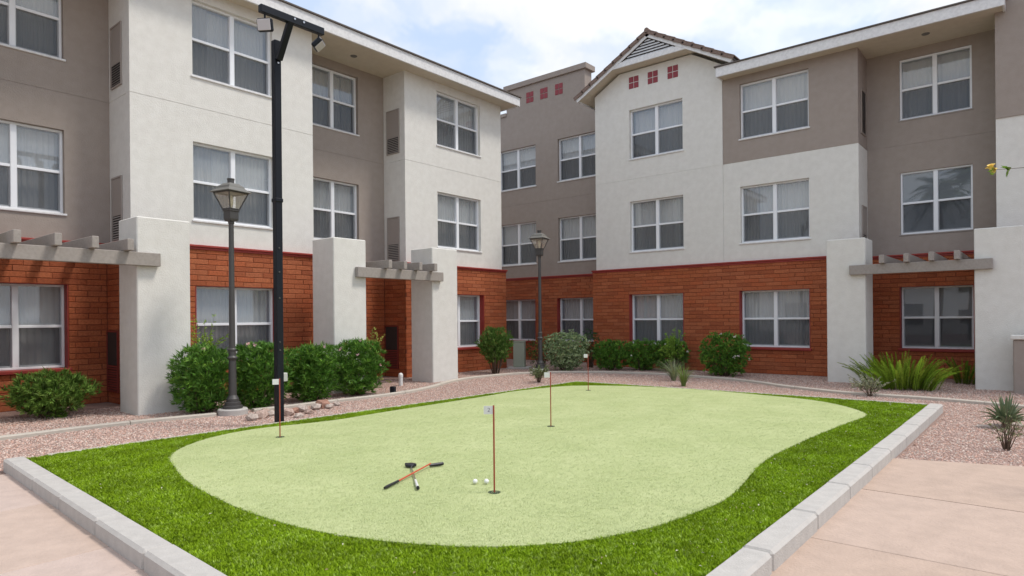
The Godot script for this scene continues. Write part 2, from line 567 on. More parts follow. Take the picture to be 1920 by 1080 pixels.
func brick_shape(mb: MB, fr: Transform3D, l: float) -> void:
	# front face with bevelled rim and four sides; x along, y up, z out
	var h := COURSE - 0.011
	var b := 0.006
	var dp := 0.05
	var p := func(x: float, y: float, z: float) -> Vector3: return fr * Vector3(x, y, z)
	mb.quad(p.call(b, b, 0.0), p.call(l - b, b, 0.0), p.call(l - b, h - b, 0.0), p.call(b, h - b, 0.0), fr.basis.z)
	for e in [[b, b, l - b, b, 0.0, 0.0, l, 0.0, Vector3(0, -1, 0)], [b, h - b, l - b, h - b, 0.0, h, l, h, Vector3(0, 1, 0)], [b, b, b, h - b, 0.0, 0.0, 0.0, h, Vector3(-1, 0, 0)], [l - b, b, l - b, h - b, l, 0.0, l, h, Vector3(1, 0, 0)]]:
		mb.quad(p.call(e[0], e[1], 0.0), p.call(e[2], e[3], 0.0), p.call(e[6], e[7], -b), p.call(e[4], e[5], -b), fr.basis * (e[8] + Vector3(0, 0, 0.8)))
		mb.quad(p.call(e[4], e[5], -b), p.call(e[6], e[7], -b), p.call(e[6], e[7], -dp), p.call(e[4], e[5], -dp), fr.basis * e[8])

func brick_wall(owner: Node3D, parent_wall: MeshInstance3D, fr: Transform3D, s0: float, s1: float, holes: Array, d: float, start := 0.0) -> void:
	# collect running-bond bricks; they are created by lay_bricks, largest in view first
	var list: Array = brick_todo.get_or_add(owner, [])
	for row in 28:
		var y := row * COURSE + 0.0055
		var cut := [[s0, s1]]
		for h in holes:
			if y + 0.05 > h[2] and y + 0.05 < h[3]:
				var nxt := []
				for k in cut:
					if h[1] <= k[0] or h[0] >= k[1]:
						nxt.append(k)
					else:
						if h[0] > k[0] + 0.02: nxt.append([k[0], h[0]])
						if h[1] < k[1] - 0.02: nxt.append([h[1], k[1]])
				cut = nxt
		for k in cut:
			var ph: float = start + (BLEN * 0.5 if row % 2 == 1 else 0.0) + 0.03 * sin(row * 2.3)
			var s: float = k[0]
			while s < k[1] - 0.03:
				var e: float = minf(k[1], (floorf((s - ph) / BLEN + 0.0001) + 1.0) * BLEN + ph)
				if k[1] - e < 0.06: e = k[1]
				if e - s > 0.03:
					var o := fr * Transform3D(Basis.IDENTITY, Vector3(s + 0.005, y, d + rng.randf_range(-0.004, 0.002)))
					var mid := o * Vector3((e - s) * 0.5, 0.05, 0)
					var sc := to_screen(mid)
					var size := -1.0
					if sc.x > 0 and sc.x < 1920 and sc.y > 0 and sc.y < 1080:
						size = (e - s) * absf((mid - EYE).normalized().dot(fr.basis.z)) / (sc.z * sc.z)
					list.append([size, o, e - s - 0.01, rng.randi() % 6, parent_wall])
				s = e

func lay_bricks(owner: Node3D) -> void:
	var list: Array = brick_todo[owner]
	list.sort_custom(func(a, b): return a[0] > b[0])
	var rest := MB.new()
	for i in list.size():
		var b: Array = list[i]
		if i < 300 and b[0] > 0.0:
			var o := MeshInstance3D.new()
			o.name = "brick"
			o.mesh = brick_mesh(b[2])
			o.material_override = M["brick%d" % b[3]]
			o.transform = b[1]
			b[4].add_child(o, true)
		else:
			var tn: Array = M.tones[b[3]]
			rest.col = Color(tn[0], tn[1], tn[2])
			brick_shape(rest, b[1], b[2])
	if rest.v.size():
		part("further_bricks", rest, M.brick_rest, owner).set_meta("kind", "stuff")

func mortar_wall(owner: Node3D, fr: Transform3D, s0: float, s1: float, holes: Array, d: float) -> MeshInstance3D:
	var mb := MB.new()
	mb.t = fr
	mb.slab(s0, s1, -0.3, 3.05, d - 0.25, d - 0.012, holes)
	return part("brick_wall", mb, M.mortar, owner)

func vent(owner: Node3D, fr: Transform3D, s0: float, s1: float, y0: float, y1: float, face: float, split: float, panel: Material, rim: Material) -> void:
	# packaged air unit grille: blank panel above, louvre below
	var g := group_node("air_vent", owner)
	var mb := MB.new(); mb.t = fr
	mb.box(Vector3(s0, y0, face + 0.002), Vector3(s0 + 0.03, y1, face + 0.03))
	mb.box(Vector3(s1 - 0.03, y0, face + 0.002), Vector3(s1, y1, face + 0.03))
	mb.box(Vector3(s0 + 0.03, y0, face + 0.002), Vector3(s1 - 0.03, y0 + 0.03, face + 0.03))
	mb.box(Vector3(s0 + 0.03, y1 - 0.03, face + 0.002), Vector3(s1 - 0.03, y1, face + 0.03))
	part("frame", mb, rim, g)
	mb = MB.new(); mb.t = fr
	mb.box(Vector3(s0 + 0.03, split, face + 0.002), Vector3(s1 - 0.03, y1 - 0.03, face + 0.018))
	part("panel", mb, panel, g)
	mb = MB.new(); mb.t = fr
	mb.box(Vector3(s0 + 0.03, y0 + 0.03, face + 0.002), Vector3(s1 - 0.03, split, face + 0.008))
	part("backing", mb, M.vent_dark, g)
	var k := y0 + 0.05
	while k < split - 0.02:
		mb = MB.new(); mb.t = fr
		mb.quad(fr * Vector3(s0 + 0.03, k, face + 0.028), fr * Vector3(s1 - 0.03, k, face + 0.028), fr * Vector3(s1 - 0.03, k + 0.03, face + 0.01), fr * Vector3(s0 + 0.03, k + 0.03, face + 0.01), fr.basis.z + fr.basis.y)
		part("slat", mb, rim, g)
		k += 0.048

func stucco(owner: Node3D, fr: Transform3D, s0: float, s1: float, y0: float, y1: float, face: float, holes: Array, m: Material, thick := 0.25) -> void:
	var mb := MB.new(); mb.t = fr
	mb.slab(s0, s1, y0, y1, face - thick, face, holes)
	part("wall", mb, m, owner)

func two_storeys(owner: Node3D, fr: Transform3D, s0: float, s1: float, top: float, holes: Array, lower: Material, upper: Material) -> void:
	# stucco from the brick band to the top with the groove between the storeys
	stucco(owner, fr, s0, s1, 3.05, 5.972, 0.0, holes, lower)
	stucco(owner, fr, s0, s1, 5.986, top, 0.0, holes, upper)
	var mb := MB.new(); mb.t = fr
	mb.box(Vector3(s0 + 0.004, 5.9725, -0.2), Vector3(s1 - 0.004, 5.9855, -0.006))
	part("joint", mb, lower, owner)

func band(owner: Node3D, fr: Transform3D, s0: float, s1: float, d: float) -> void:
	var mb := MB.new(); mb.t = fr
	mb.cbox(Vector3(s0, 3.054, -0.1), Vector3(s1, 3.1, d + 0.02), 0.004)
	mb.cbox(Vector3(s0 - 0.02, 3.101, -0.1), Vector3(s1 + 0.02, 3.147, d + 0.05), 0.008)
	part("trim_band", mb, M.trim_red, owner)

func soffit_lamp(owner: Node3D, at: Vector3) -> void:
	var mb := MB.new()
	mb.t = Transform3D(Basis.IDENTITY, at)
	mb.lathe([[0.0, -0.006], [0.05, -0.006], [0.055, -0.012], [0.085, -0.012], [0.09, -0.002]], 18)
	part("soffit_lamp", mb, M.lamp_roof, owner)

const Y3T := 8.193
const Y3B := 6.628
const Y2T := 5.273
const Y2B := 3.67
const Y1T := 2.31
const Y1B := 0.73
const SOFFIT := 8.42

func gf_hole(a: float, b: float) -> Array:
	return [a - 0.02, b + 0.02, 0.66, Y1T + 0.02]

func left_wing() -> void:
	var b := thing("apartment_building", "long cream and taupe wing with brick ground floor behind the clipped hedge", "building", Vector3(-14.5, 0, -8))
	var off := Transform3D(Basis.IDENTITY, Vector3(14.5, 0, 8))   # children are laid out in world coordinates
	var bays := [[-13.52, -2.1, 1.896, -1.0, 0.9], [-13.47, 4.878, 8.862, 6.06, 7.84], [-13.61, 11.844, 15.886, 13.06, 14.905]]
	for i in 3:
		var k = bays[i]
		var fr := off * left_frame(k[0])
		var hs := [[k[3], k[4], Y2B, Y2T], [k[3], k[4], Y3B, Y3T]]
		two_storeys(b, fr, k[1], k[2], 8.6, hs, M.stucco_white, M.stucco_white)
		window(b, fr, k[3], k[4], Y2B, Y2T, 0.0, "white", 3 + i)
		window(b, fr, k[3], k[4], Y3B, Y3T, 0.0, "white", 6 + i * 2)
		var bw := mortar_wall(b, fr, k[1] - 0.09, k[2] + 0.09, [gf_hole(k[3], k[4])], 0.1)
		if i > 0:
			brick_wall(b, bw, left_frame(k[0]), k[1] - 0.1, k[2] + 0.1, [gf_hole(k[3], k[4])], 0.1)
		window(b, fr, k[3], k[4], Y1B, Y1T, 0.1, "red", 1 + i * 4)
		band(b, fr, k[1] - 0.1, k[2] + 0.1, 0.1)
		# sides of the bay, towards +Z (seen) and -Z
		for sd in [0, 1]:
			var z: float = -k[1] if sd == 0 else -k[2]
			var sf := off * (right_frame(z) if sd == 0 else Transform3D(Basis(Vector3(-1, 0, 0), Vector3.UP, Vector3(0, 0, -1)), Vector3(0, 0, z)))
			var e0: float = -14.508 if sd == 0 else -k[0] + 0.25
			var e1: float = k[0] - 0.25 if sd == 0 else 14.4
			if sd == 1 and i == 2: e1 = 24.1
			two_storeys(b, sf, e0, e1, 8.6, [], M.stucco_white, M.stucco_white)
			var sw := mortar_wall(b, sf, e0, e1, [], 0.1)
			if sd == 0 and i > 0:
				brick_wall(b, sw, right_frame(z), -14.41, k[0] + 0.045, [], 0.1, 0.1)
			band(b, sf, e0 if sd == 1 else e0, e1 - 0.0, 0.1)
			if sd == 0 and i > 0:
				var vp: Material = M.vent_panel
				vent(b, sf, -14.36, -13.82, 6.2, 7.42, 0.0, 6.66, vp, vp)
				vent(b, sf, -14.36, -13.85, 3.2, 4.44, 0.0, 3.68, vp, vp)
	# recesses between the bays
	for r in [[1.896, 4.878, 2.56, 4.1], [8.862, 11.844, 9.43, 10.97]]:
		var fr := off * left_frame(-14.51)
		var hs := [[r[2], r[3], Y2B, Y2T], [r[2], r[3], Y3B, Y3T]]
		two_storeys(b, fr, r[0], r[1], 8.6, hs, M.stucco_taupe, M.stucco_taupe)
		window(b, fr, r[2], r[3], Y2B, Y2T, 0.0, "white", 9 if r[0] < 5 else 4)
		window(b, fr, r[2], r[3], Y3B, Y3T, 0.0, "white", 12 if r[0] < 5 else 7)
		var bw := mortar_wall(b, fr, r[0], r[1], [gf_hole(r[2], r[3])], 0.1)
		brick_wall(b, bw, left_frame(-14.51), r[0] + 0.1, r[1] - 0.1, [gf_hole(r[2], r[3])], 0.1, 0.2)
		window(b, fr, r[2], r[3], Y1B, Y1T, 0.1, "red", 3)
		band(b, fr, r[0] + 0.1, r[1] - 0.1, 0.1)
		var vf := off * right_frame(-r[1] + 0.1)
		vent(b, vf, -14.76 + 0.38, -14.2 + 0.38, 0.23, 1.42, 0.0, 0.76, M.vent_dark, M.vent_red)
	# back of the wing, roof, eave
	var mb := MB.new(); mb.t = off
	mb.box(Vector3(-24.2, 0, 2.1), Vector3(-24, 8.6, -15.886))
	mb.box(Vector3(-24, 0, 2.1), Vector3(-14.6, 8.6, 1.9))
	part("back_wall", mb, M.stucco_taupe, b)
	mb = MB.new(); mb.t = off
	mb.box(Vector3(-13.14, SOFFIT, 2.5), Vector3(-24.4, SOFFIT + 0.02, -16.2))
	part("soffit", mb, M.soffit, b)
	mb = MB.new(); mb.t = off
	mb.cbox(Vector3(-13.139, SOFFIT - 0.03, 2.5), Vector3(-13.09, 8.665, -16.25), 0.006)
	mb.cbox(Vector3(-13.14, SOFFIT - 0.03, -16.2005), Vector3(-24.4, 8.665, -16.25), 0.006)
	part("fascia", mb, M.trim_white, b)
	mb = MB.new(); mb.t = off
	mb.box(Vector3(-13.05, 8.667, 2.6), Vector3(-24.4, 8.7, -16.29))
	mb.box(Vector3(-13.2, 8.701, 2.6), Vector3(-24.4, 8.75, -16.2))
	part("roof", mb, M.roof_edge, b)
	rooms(b, off, Vector3(-23.9, 0, -15.6), Vector3(-14.8, 0, 1.85), false, -18.5)
	soffit_lamp(b, Vector3(-13.85, SOFFIT, -10.35) + Vector3(14.5, 0, 8))
	lay_bricks_at(b, off)

func rooms(owner: Node3D, off: Transform3D, lo: Vector3, hi: Vector3, along_x: bool, depth: float) -> void:
	# storey floors and the wall that closes the rooms at the back
	var mb := MB.new(); mb.t = off
	for y in [0.03, 3.0, 5.93]:
		mb.box(Vector3(lo.x, y - 0.02, lo.z), Vector3(hi.x, y + 0.02, hi.z))
	part("floor", mb, M.carpet, owner)
	mb = MB.new(); mb.t = off
	if along_x: mb.box(Vector3(lo.x, 0.06, depth), Vector3(hi.x, 8.38, depth - 0.1))
	else: mb.box(Vector3(depth, 0.06, lo.z), Vector3(depth - 0.1, 8.38, hi.z))
	part("room_wall", mb, M.room, owner)

func lay_bricks_at(owner: Node3D, off: Transform3D) -> void:
	for k in brick_todo[owner]:
		k[1] = off * k[1]
	lay_bricks(owner)

func tile_panes(owner: Node3D, fr: Transform3D, s: float, y: float, w: float, h: float) -> void:
	# four small red tiles set in the stucco
	var g := group_node("tile_square", owner)
	for i in 2:
		for j in 2:
			var mb := MB.new(); mb.t = fr
			var a := s + i * w * 0.53
			var c := y + j * h * 0.53
			mb.cbox(Vector3(a, c, -0.01), Vector3(a + w * 0.47, c + h * 0.47, 0.012), 0.004)
			part("tile", mb, M.tile_red, g)

func corner_block() -> void:
	var b := thing("apartment_building", "taupe corner block with raised parapet and three small red tile squares", "building", Vector3(-14.5, 0, -20))
	var off := Transform3D(Basis.IDENTITY, Vector3(14.5, 0, 20))
	var z := -19.57
	var fr := off * right_frame(z)
	var ws := [[-16.88, -15.033], [-14.0, -12.15]]
	var hs := []
	var gs := []
	for w in ws:
		hs.append([w[0], w[1], Y2B, Y2T])
		hs.append([w[0], w[1], Y3B, Y3T])
		gs.append(gf_hole(w[0], w[1]))
	two_storeys(b, fr, -18.2, -11.6, 9.52, hs, M.stucco_taupe, M.stucco_taupe)
	stucco(b, fr, -16.45, -12.79, 9.52, 10.5, 0.0, [], M.stucco_taupe, 0.45)
	var mb := MB.new(); mb.t = fr
	mb.cbox(Vector3(-16.55, 10.502, -0.55), Vector3(-12.69, 10.7, 0.08), 0.01)
	part("parapet_cap", mb, M.stucco_taupe, b)
	mb = MB.new(); mb.t = fr
	mb.cbox(Vector3(-18.25, 9.522, -0.35), Vector3(-16.452, 9.66, 0.05), 0.01)
	mb.cbox(Vector3(-12.788, 9.522, -0.35), Vector3(-11.6, 9.66, 0.05), 0.01)
	part("parapet_cap", mb, M.stucco_taupe, b)
	var bw := mortar_wall(b, fr, -18.2, -11.6, gs, 0.1)
	brick_wall(b, bw, right_frame(z), -17.8, -11.7, gs, 0.1)
	band(b, fr, -18.2, -11.72, 0.1)
	var n := 0
	for w in ws:
		window(b, fr, w[0], w[1], Y1B, Y1T, 0.1, "red", 4 + n)
		window(b, fr, w[0], w[1], Y2B, Y2T, 0.0, "white", 6 + n)
		window(b, fr, w[0], w[1], Y3B, Y3T, 0.0, "white", 9 + n)
		n += 3
	for s in [-15.45, -14.78, -14.09]:
		tile_panes(b, fr, s, 9.83, 0.34, 0.4)
	mb = MB.new(); mb.t = off
	mb.box(Vector3(-18.2, 0, -26), Vector3(-18.0, 9.3, -19.82))
	mb.box(Vector3(-11.8, 0.0, -26), Vector3(-11.61, 9.3, -19.83))
	mb.box(Vector3(-18.0, 0, -26.2), Vector3(-11.8, 9.3, -26))
	part("back_wall", mb, M.stucco_taupe, b)
	mb = MB.new(); mb.t = off
	mb.box(Vector3(-18.0, 9.2, -26), Vector3(-11.8, 9.3, -19.83))
	part("roof", mb, M.roof_edge, b)
	rooms(b, off, Vector3(-17.95, 0, -25.9), Vector3(-11.85, 0, -19.9), true, -23.5)
	lay_bricks_at(b, off)

func right_wing() -> void:
	var b := thing("apartment_building", "cream gabled wing with taupe upper storey and brick base behind the putting green", "building", Vector3(-5, 0, -19))
	var off := Transform3D(Basis.IDENTITY, Vector3(5, 0, 19))
	var zg := -18.36
	var z1 := -18.38
	var z2 := -19.41
	# gable bay: pentagon top is built from the wall up to the roof
	var fg := off * right_frame(zg)
	var gw := [[-10.323, -8.513]]
	var hs := [[-10.323, -8.513, Y2B, Y2T], [-10.323, -8.513, Y3B, Y3T]]
	two_storeys(b, fg, -11.601, -7.285, 8.72, hs, M.stucco_white, M.stucco_white)
	var mb := MB.new(); mb.t = fg
	for d in [0.0, -0.25]:     # gable triangle
		var o := fg.basis.z * (1.0 if d == 0.0 else -1.0)
		mb.quad(fg * Vector3(-11.601, 8.72, d), fg * Vector3(-7.285, 8.72, d), fg * Vector3(-7.285, 8.88, d), fg * Vector3(-11.601, 8.88, d), o)
		mb.quad(fg * Vector3(-11.601, 8.88, d), fg * Vector3(-7.285, 8.88, d), fg * Vector3(-8.22, 9.42, d), fg * Vector3(-10.66, 9.42, d), o)
	part("gable_wall", mb, M.stucco_white, b)
	for s in [-10.32, -9.655, -8.985]:
		tile_panes(b, fg, s, 8.86, 0.34, 0.37)
	# R1 bay
	var f1 := off * right_frame(z1)
	var h1 := [[-6.79, -4.941, Y2B, Y2T], [-6.79, -4.941, Y3B, Y3T]]
	two_storeys(b, f1, -7.283, -3.757, 8.6, h1, M.stucco_white, M.stucco_taupe)
	# brick base of both
	var fb := off * right_frame(z1)
	var gh := [gf_hole(-10.323, -8.513), gf_hole(-6.79, -4.941)]
	var bw := mortar_wall(b, fb, -11.69, -3.665, gh, 0.1)
	brick_wall(b, bw, right_frame(z1), -11.7, -3.655, gh, 0.1)
	band(b, fb, -11.7, -3.657, 0.1)
	window(b, fg, -10.323, -8.513, Y2B, Y2T, 0.0, "white", 5)
	window(b, fg, -10.323, -8.513, Y3B, Y3T, 0.0, "white", 6)
	window(b, fb, -10.323, -8.513, Y1B, Y1T, 0.1, "red", 7)
	window(b, f1, -6.79, -4.941, Y2B, Y2T, 0.0, "white", 8)
	window(b, f1, -6.79, -4.941, Y3B, Y3T, 0.0, "white", 3)
	window(b, fb, -6.79, -4.941, Y1B, Y1T, 0.1, "red", 5)
	# side of the R1 bay, facing +X into the recess
	var fs := off * left_frame(-3.757)
	two_storeys(b, fs, 18.63, 19.408, 8.6, [], M.stucco_white, M.stucco_taupe)
	var sw := mortar_wall(b, fs, 18.53, 19.408, [], 0.1)
	brick_wall(b, sw, left_frame(-3.757), 18.335, 19.31, [], 0.1)
	vent(b, fs, 18.68, 19.2, 6.3, 7.45, 0.0, 6.72, M.vent_dark, M.stucco_taupe)
	vent(b, fs, 18.68, 19.2, 3.3, 4.44, 0.0, 3.72, M.vent_panel, M.vent_panel)
	# recess
	var f2 := off * right_frame(z2)
	var h2 := [[-2.999, -1.459, Y2B, Y2T], [-2.999, -1.459, Y3B, Y3T]]
	two_storeys(b, f2, -3.757, -0.947, 8.6, h2, M.stucco_taupe, M.stucco_taupe)
	var g2 := [gf_hole(-2.999, -1.459)]
	var bw2 := mortar_wall(b, f2, -3.757, -0.947, g2, 0.1)
	brick_wall(b, bw2, right_frame(z2), -3.657, -1.047, g2, 0.1)
	band(b, f2, -3.657, -1.047, 0.1)
	window(b, f2, -2.999, -1.459, Y2B, Y2T, 0.0, "taupe", -1)
	window(b, f2, -2.999, -1.459, Y3B, Y3T, 0.0, "taupe", 3)
	window(b, f2, -2.999, -1.459, Y1B, Y1T, 0.1, "red", -1)
	# R3 bay at the edge of the picture
	var f3 := off * right_frame(z1)
	stucco(b, f3, -0.947, 3.4, 3.05, 6.02, 0.0, [[0.3, 2.15, Y2B, Y2T]], M.stucco_white)
	stucco(b, f3, -0.947, 3.4, 6.021, 10.4, 0.025, [[0.3, 2.15, Y3B, Y3T]], M.stucco_taupe)
	window(b, f3, 0.3, 2.15, Y2B, Y2T, 0.0, "white", 3)
	window(b, f3, 0.3, 2.15, Y3B, Y3T, 0.025, "white", 4)
	mortar_wall(b, f3, -1.04, 3.4, [], 0.1)
	band(b, f3, -1.04, 3.4, 0.1)
	mb = MB.new(); mb.t = off
	mb.box(Vector3(-0.947, 0, -19.5), Vector3(-0.75, 10.4, -18.64))
	mb.box(Vector3(3.2, 0, -26), Vector3(3.4, 10.4, -18.64))
	mb.box(Vector3(-11.6, 0, -26.2), Vector3(3.4, 8.6, -26))
	mb.box(Vector3(-11.6, 0, -26), Vector3(-11.4, 8.6, -18.62))
	mb.box(Vector3(-0.947, 10.2, -26), Vector3(3.2, 10.4, -18.64))
	part("back_wall", mb, M.stucco_taupe, b)
	# eave over R1 and the recess
	mb = MB.new(); mb.t = off
	mb.box(Vector3(-7.25, SOFFIT, -17.98), Vector3(-0.8, SOFFIT + 0.02, -26))
	part("soffit", mb, M.soffit, b)
	mb = MB.new(); mb.t = off
	mb.cbox(Vector3(-7.3, SOFFIT - 0.03, -17.979), Vector3(-0.75, 8.66, -17.93), 0.006)
	mb.cbox(Vector3(-7.3, SOFFIT - 0.03, -17.98), Vector3(-7.251, 8.66, -18.35), 0.006)
	mb.cbox(Vector3(-0.799, SOFFIT - 0.03, -17.98), Vector3(-0.75, 8.66, -18.35), 0.006)
	part("fascia", mb, M.trim_white, b)
	mb = MB.new(); mb.t = off
	mb.box(Vector3(-7.34, 8.662, -17.89), Vector3(-0.71, 8.695, -18.35))
	mb.box(Vector3(-7.3, 8.6, -18.352), Vector3(-0.95, 8.76, -26))
	part("roof", mb, M.roof_edge, b)
	soffit_lamp(b, Vector3(-2.31 + 5, SOFFIT, -18.6 + 19))
	rooms(b, off, Vector3(-11.35, 0, -25.9), Vector3(-3.9, 0, -18.7), true, -22.5)
	rooms(b, off, Vector3(-3.85, 0, -25.9), Vector3(-1.0, 0, -19.72), true, -23.5)
	rooms(b, off, Vector3(-0.7, 0, -25.9), Vector3(3.15, 0, -18.7), true, -22.5)
	mb = MB.new(); mb.t = off
	mb.box(Vector3(-11.39, 8.4, -25.95), Vector3(-7.3, 8.5, -18.62))
	part("ceiling", mb, M.room, b)
	gable_roof(b, off)
	lay_bricks_at(b, off)

func gable_roof(b: Node3D, off: Transform3D) -> void:
	var zf := -17.9           # front plane of the rake
	var zb := -24.0
	var ridge := Vector2(-9.43, 10.3)
	var low := [Vector2(-12.07, 8.82), Vector2(-6.79, 8.82)]
	for sd in 2:
		var e: Vector2 = low[sd]
		var dir := (e - ridge).normalized()
		var nrm := Vector2(-dir.y, dir.x)
		if nrm.y < 0: nrm = -nrm
		var ln := (e - ridge).length()
		var fr := off * Transform3D(Basis(Vector3(dir.x, dir.y, 0), Vector3(nrm.x, nrm.y, 0), Vector3(dir.x, dir.y, 0).cross(Vector3(nrm.x, nrm.y, 0))), Vector3(ridge.x, ridge.y, 0))
		var sg := fr.basis.z.z           # +1 or -1: which way local z runs
		var z0 := (zf) * sg
		var z1 := (zb) * sg
		# deck with soffit below
		var mb := MB.new(); mb.t = fr
		mb.box(Vector3(0.0, -0.09, z0 - 0.04 * sg), Vector3(ln - 0.03, -0.06, z1))
		part("soffit", mb, M.soffit, b)
		mb = MB.new(); mb.t = fr
		mb.cbox(Vector3(0.0, -0.15, z0 - 0.035 * sg), Vector3(ln, 0.0, z0), 0.005)     # rake board
		mb.cbox(Vector3(ln - 0.035, -0.16, z0 - 0.036 * sg), Vector3(ln, 0.0, z1), 0.005)  # eave board
		part("fascia", mb, M.trim_white, b)
		mb = MB.new(); mb.t = fr
		mb.box(Vector3(-0.02, -0.058, z0 - 0.04 * sg), Vector3(ln + 0.01, 0.008, z1))
		part("roof", mb, M.roof_edge, b)
		# tiles: rake tiles along the gable edge and courses behind
		var cnt := 9
		for i in cnt:
			var a := ln * i / cnt - 0.03
			var c := ln * (i + 1) / cnt + 0.035
			for k in [[0.045, -0.26, "rake_tile"], [-0.261, -0.62, "roof_tile"], [-0.625, -1.0, "roof_tile"], [-1.005, -1.4, "roof_tile"], [-1.405, -6.0, "roof_tile"]]:
				mb = MB.new()
				var lift := 0.012 + rng.randf_range(0.0, 0.006)
				# each tile tips up over the one below it
				var tf := fr * Transform3D(Basis(Vector3(0, 0, 1), 0.045), Vector3(a, lift + 0.002, 0))
				tf = fr * Transform3D(Basis(Vector3(0, 0, 1), 0.05), Vector3(a, lift, 0))
				mb.t = tf
				mb.cbox(Vector3(0, 0.0, z0 + k[0] * sg), Vector3(c - a, 0.035, z0 + k[1] * sg), 0.006)
				if k[2] == "rake_tile":
					mb.cbox(Vector3(0, -0.085, z0 + 0.02 * sg), Vector3(c - a, -0.001, z0 + 0.045 * sg), 0.006)
				part(k[2], mb, M.roof_tile, b)
	# ridge cap
	var rc := MB.new()
	rc.t = off * Transform3D(Basis.IDENTITY, Vector3(ridge.x, ridge.y, 0))
	for i in 8:
		rc.tube([Vector3(0, 0.03, zf + 0.05 - i * 0.4), Vector3(0, 0.045, zf - 0.37 - i * 0.4)], [0.075, 0.065], 12)
	part("ridge_cap", rc, M.roof_tile, b)
	# vent panel closing the top of the rake
	var g := group_node("gable_vent", b)
	var yb := 9.6
	var hw: float = (ridge.y - yb) * (ridge.x - low[0].x) / (ridge.y - low[0].y) - 0.12
	var mb := MB.new(); mb.t = off
	mb.tri(off * Vector3(ridge.x - hw, yb, zf - 0.09), off * Vector3(ridge.x + hw, yb, zf - 0.09), off * Vector3(ridge.x, ridge.y - 0.1, zf - 0.09), Vector3(0, 0, 1))
	part("backing", mb, M.vent_dark, g)
	mb = MB.new(); mb.t = off
	mb.cbox(Vector3(ridge.x - hw - 0.34, yb - 0.16, zf - 0.055), Vector3(ridge.x + hw + 0.34, yb, zf - 0.012), 0.006)
	part("collar_board", mb, M.trim_white, g)
	var y := yb + 0.012
	while y < ridge.y - 0.26:
		var half: float = (ridge.y - y - 0.15) * (ridge.x - low[0].x) / (ridge.y - low[0].y) - 0.1
		if half > 0.04:
			mb = MB.new(); mb.t = off
			mb.quad(off * Vector3(ridge.x - half, y, zf - 0.03), off * Vector3(ridge.x + half, y, zf - 0.03), off * Vector3(ridge.x + half - 0.06, y + 0.062, zf - 0.085), off * Vector3(ridge.x - half + 0.06, y + 0.062, zf - 0.085), Vector3(0, 1, 1))
			mb.quad(off * Vector3(ridge.x - half, y, zf - 0.03), off * Vector3(ridge.x + half, y, zf - 0.03), off * Vector3(ridge.x + half, y - 0.012, zf - 0.03), off * Vector3(ridge.x - half, y - 0.012, zf - 0.03), Vector3(0, 0, 1))
			part("slat", mb, M.trim_white, g)
		y += 0.085
	# flat soffit behind the collar board
	mb = MB.new(); mb.t = off
	mb.box(Vector3(ridge.x - hw - 0.3, yb - 0.15, zf - 0.056), Vector3(ridge.x + hw + 0.3, yb - 0.13, -18.4))
	part("soffit", mb, M.soffit, b)


func opposite_building() -> void:
	# across the court, behind the camera: what the shaded ground floor window mirrors
	var b := thing("apartment_building", "cream building across the court, mirrored in the shaded ground floor window", "building", Vector3(-6, 0, 24))
	var fr := Transform3D(Basis(Vector3(-1, 0, 0), Vector3.UP, Vector3(0, 0, -1)), Vector3.ZERO)
	var hs := []
	for i in 7:
		for y in [0.8, 3.8]:
			hs.append([-15.0 + i * 4.3, -13.1 + i * 4.3, y, y + 1.6])
	var mb := MB.new(); mb.t = fr
	mb.slab(-18, 16, -0.2, 6.2, -0.3, 0.0, hs)
	part("wall", mb, M.stucco_white, b)
	for h in hs:
		mb = MB.new(); mb.t = fr
		mb.cbox(Vector3(h[0], h[2], -0.2), Vector3(h[1], h[3], -0.12), 0.01)
		part("window", mb, M.shade_cloth, b)
	mb = MB.new(); mb.t = fr
	mb.quad(fr * Vector3(-18.8, 6.1, 0.7), fr * Vector3(16.8, 6.1, 0.7), fr * Vector3(13, 8.6, -5), fr * Vector3(-15, 8.6, -5), Vector3(0, 1, -0.5))
	mb.quad(fr * Vector3(-18.8, 6.1, -10.7), fr * Vector3(16.8, 6.1, -10.7), fr * Vector3(13, 8.6, -5), fr * Vector3(-15, 8.6, -5), Vector3(0, 1, 0.5))
	mb.quad(fr * Vector3(-18.8, 6.1, 0.7), fr * Vector3(16.8, 6.1, 0.7), fr * Vector3(16.8, 6.1, -10.7), fr * Vector3(-18.8, 6.1, -10.7), Vector3(0, -1, 0))
	part("roof", mb, M.roof_tile, b)

# ---------------------------------------------------------------- pergolas
func pergola(label: String, fr: Transform3D, pillars: Array, top: float, beam: Array, rafters: Array, back: float) -> void:
	# fr: s along the wall, z out; front face of the pillars at z = 0
	var p := thing("pergola", label, "pergola", fr * Vector3(beam[0], 0, 0), 0.0, "pergolas over the recessed windows")
	var f := Transform3D(fr.basis, fr.origin - p.position)
	for k in pillars:
		var mb := MB.new(); mb.t = f
		mb.cbox(Vector3(k[0], -0.2, -0.8), Vector3(k[1], top, 0), 0.016)
		part("pillar", mb, M.stucco_pillar, p)
	var mb := MB.new(); mb.t = f
	mb.cbox(Vector3(beam[0], 2.54, 0.003), Vector3(beam[1], 2.765, 0.115), 0.008)
	part("beam", mb, M.beam, p)
	for s in rafters:
		mb = MB.new(); mb.t = f
		mb.cbox(Vector3(s - 0.05, 2.767, back), Vector3(s + 0.05, 2.955, 0.3), 0.008)
		part("rafter", mb, M.beam, p)


# ---------------------------------------------------------------- ground
func ground_point(px: float, py: float, y: float) -> Vector3:
	var d := fwd + right_axis * (px - 960.0) / FOCAL + up_axis * (HORIZON - py) / FOCAL
	return EYE + d * ((y - EYE.y) / d.y)

var green_poly := PackedVector2Array()

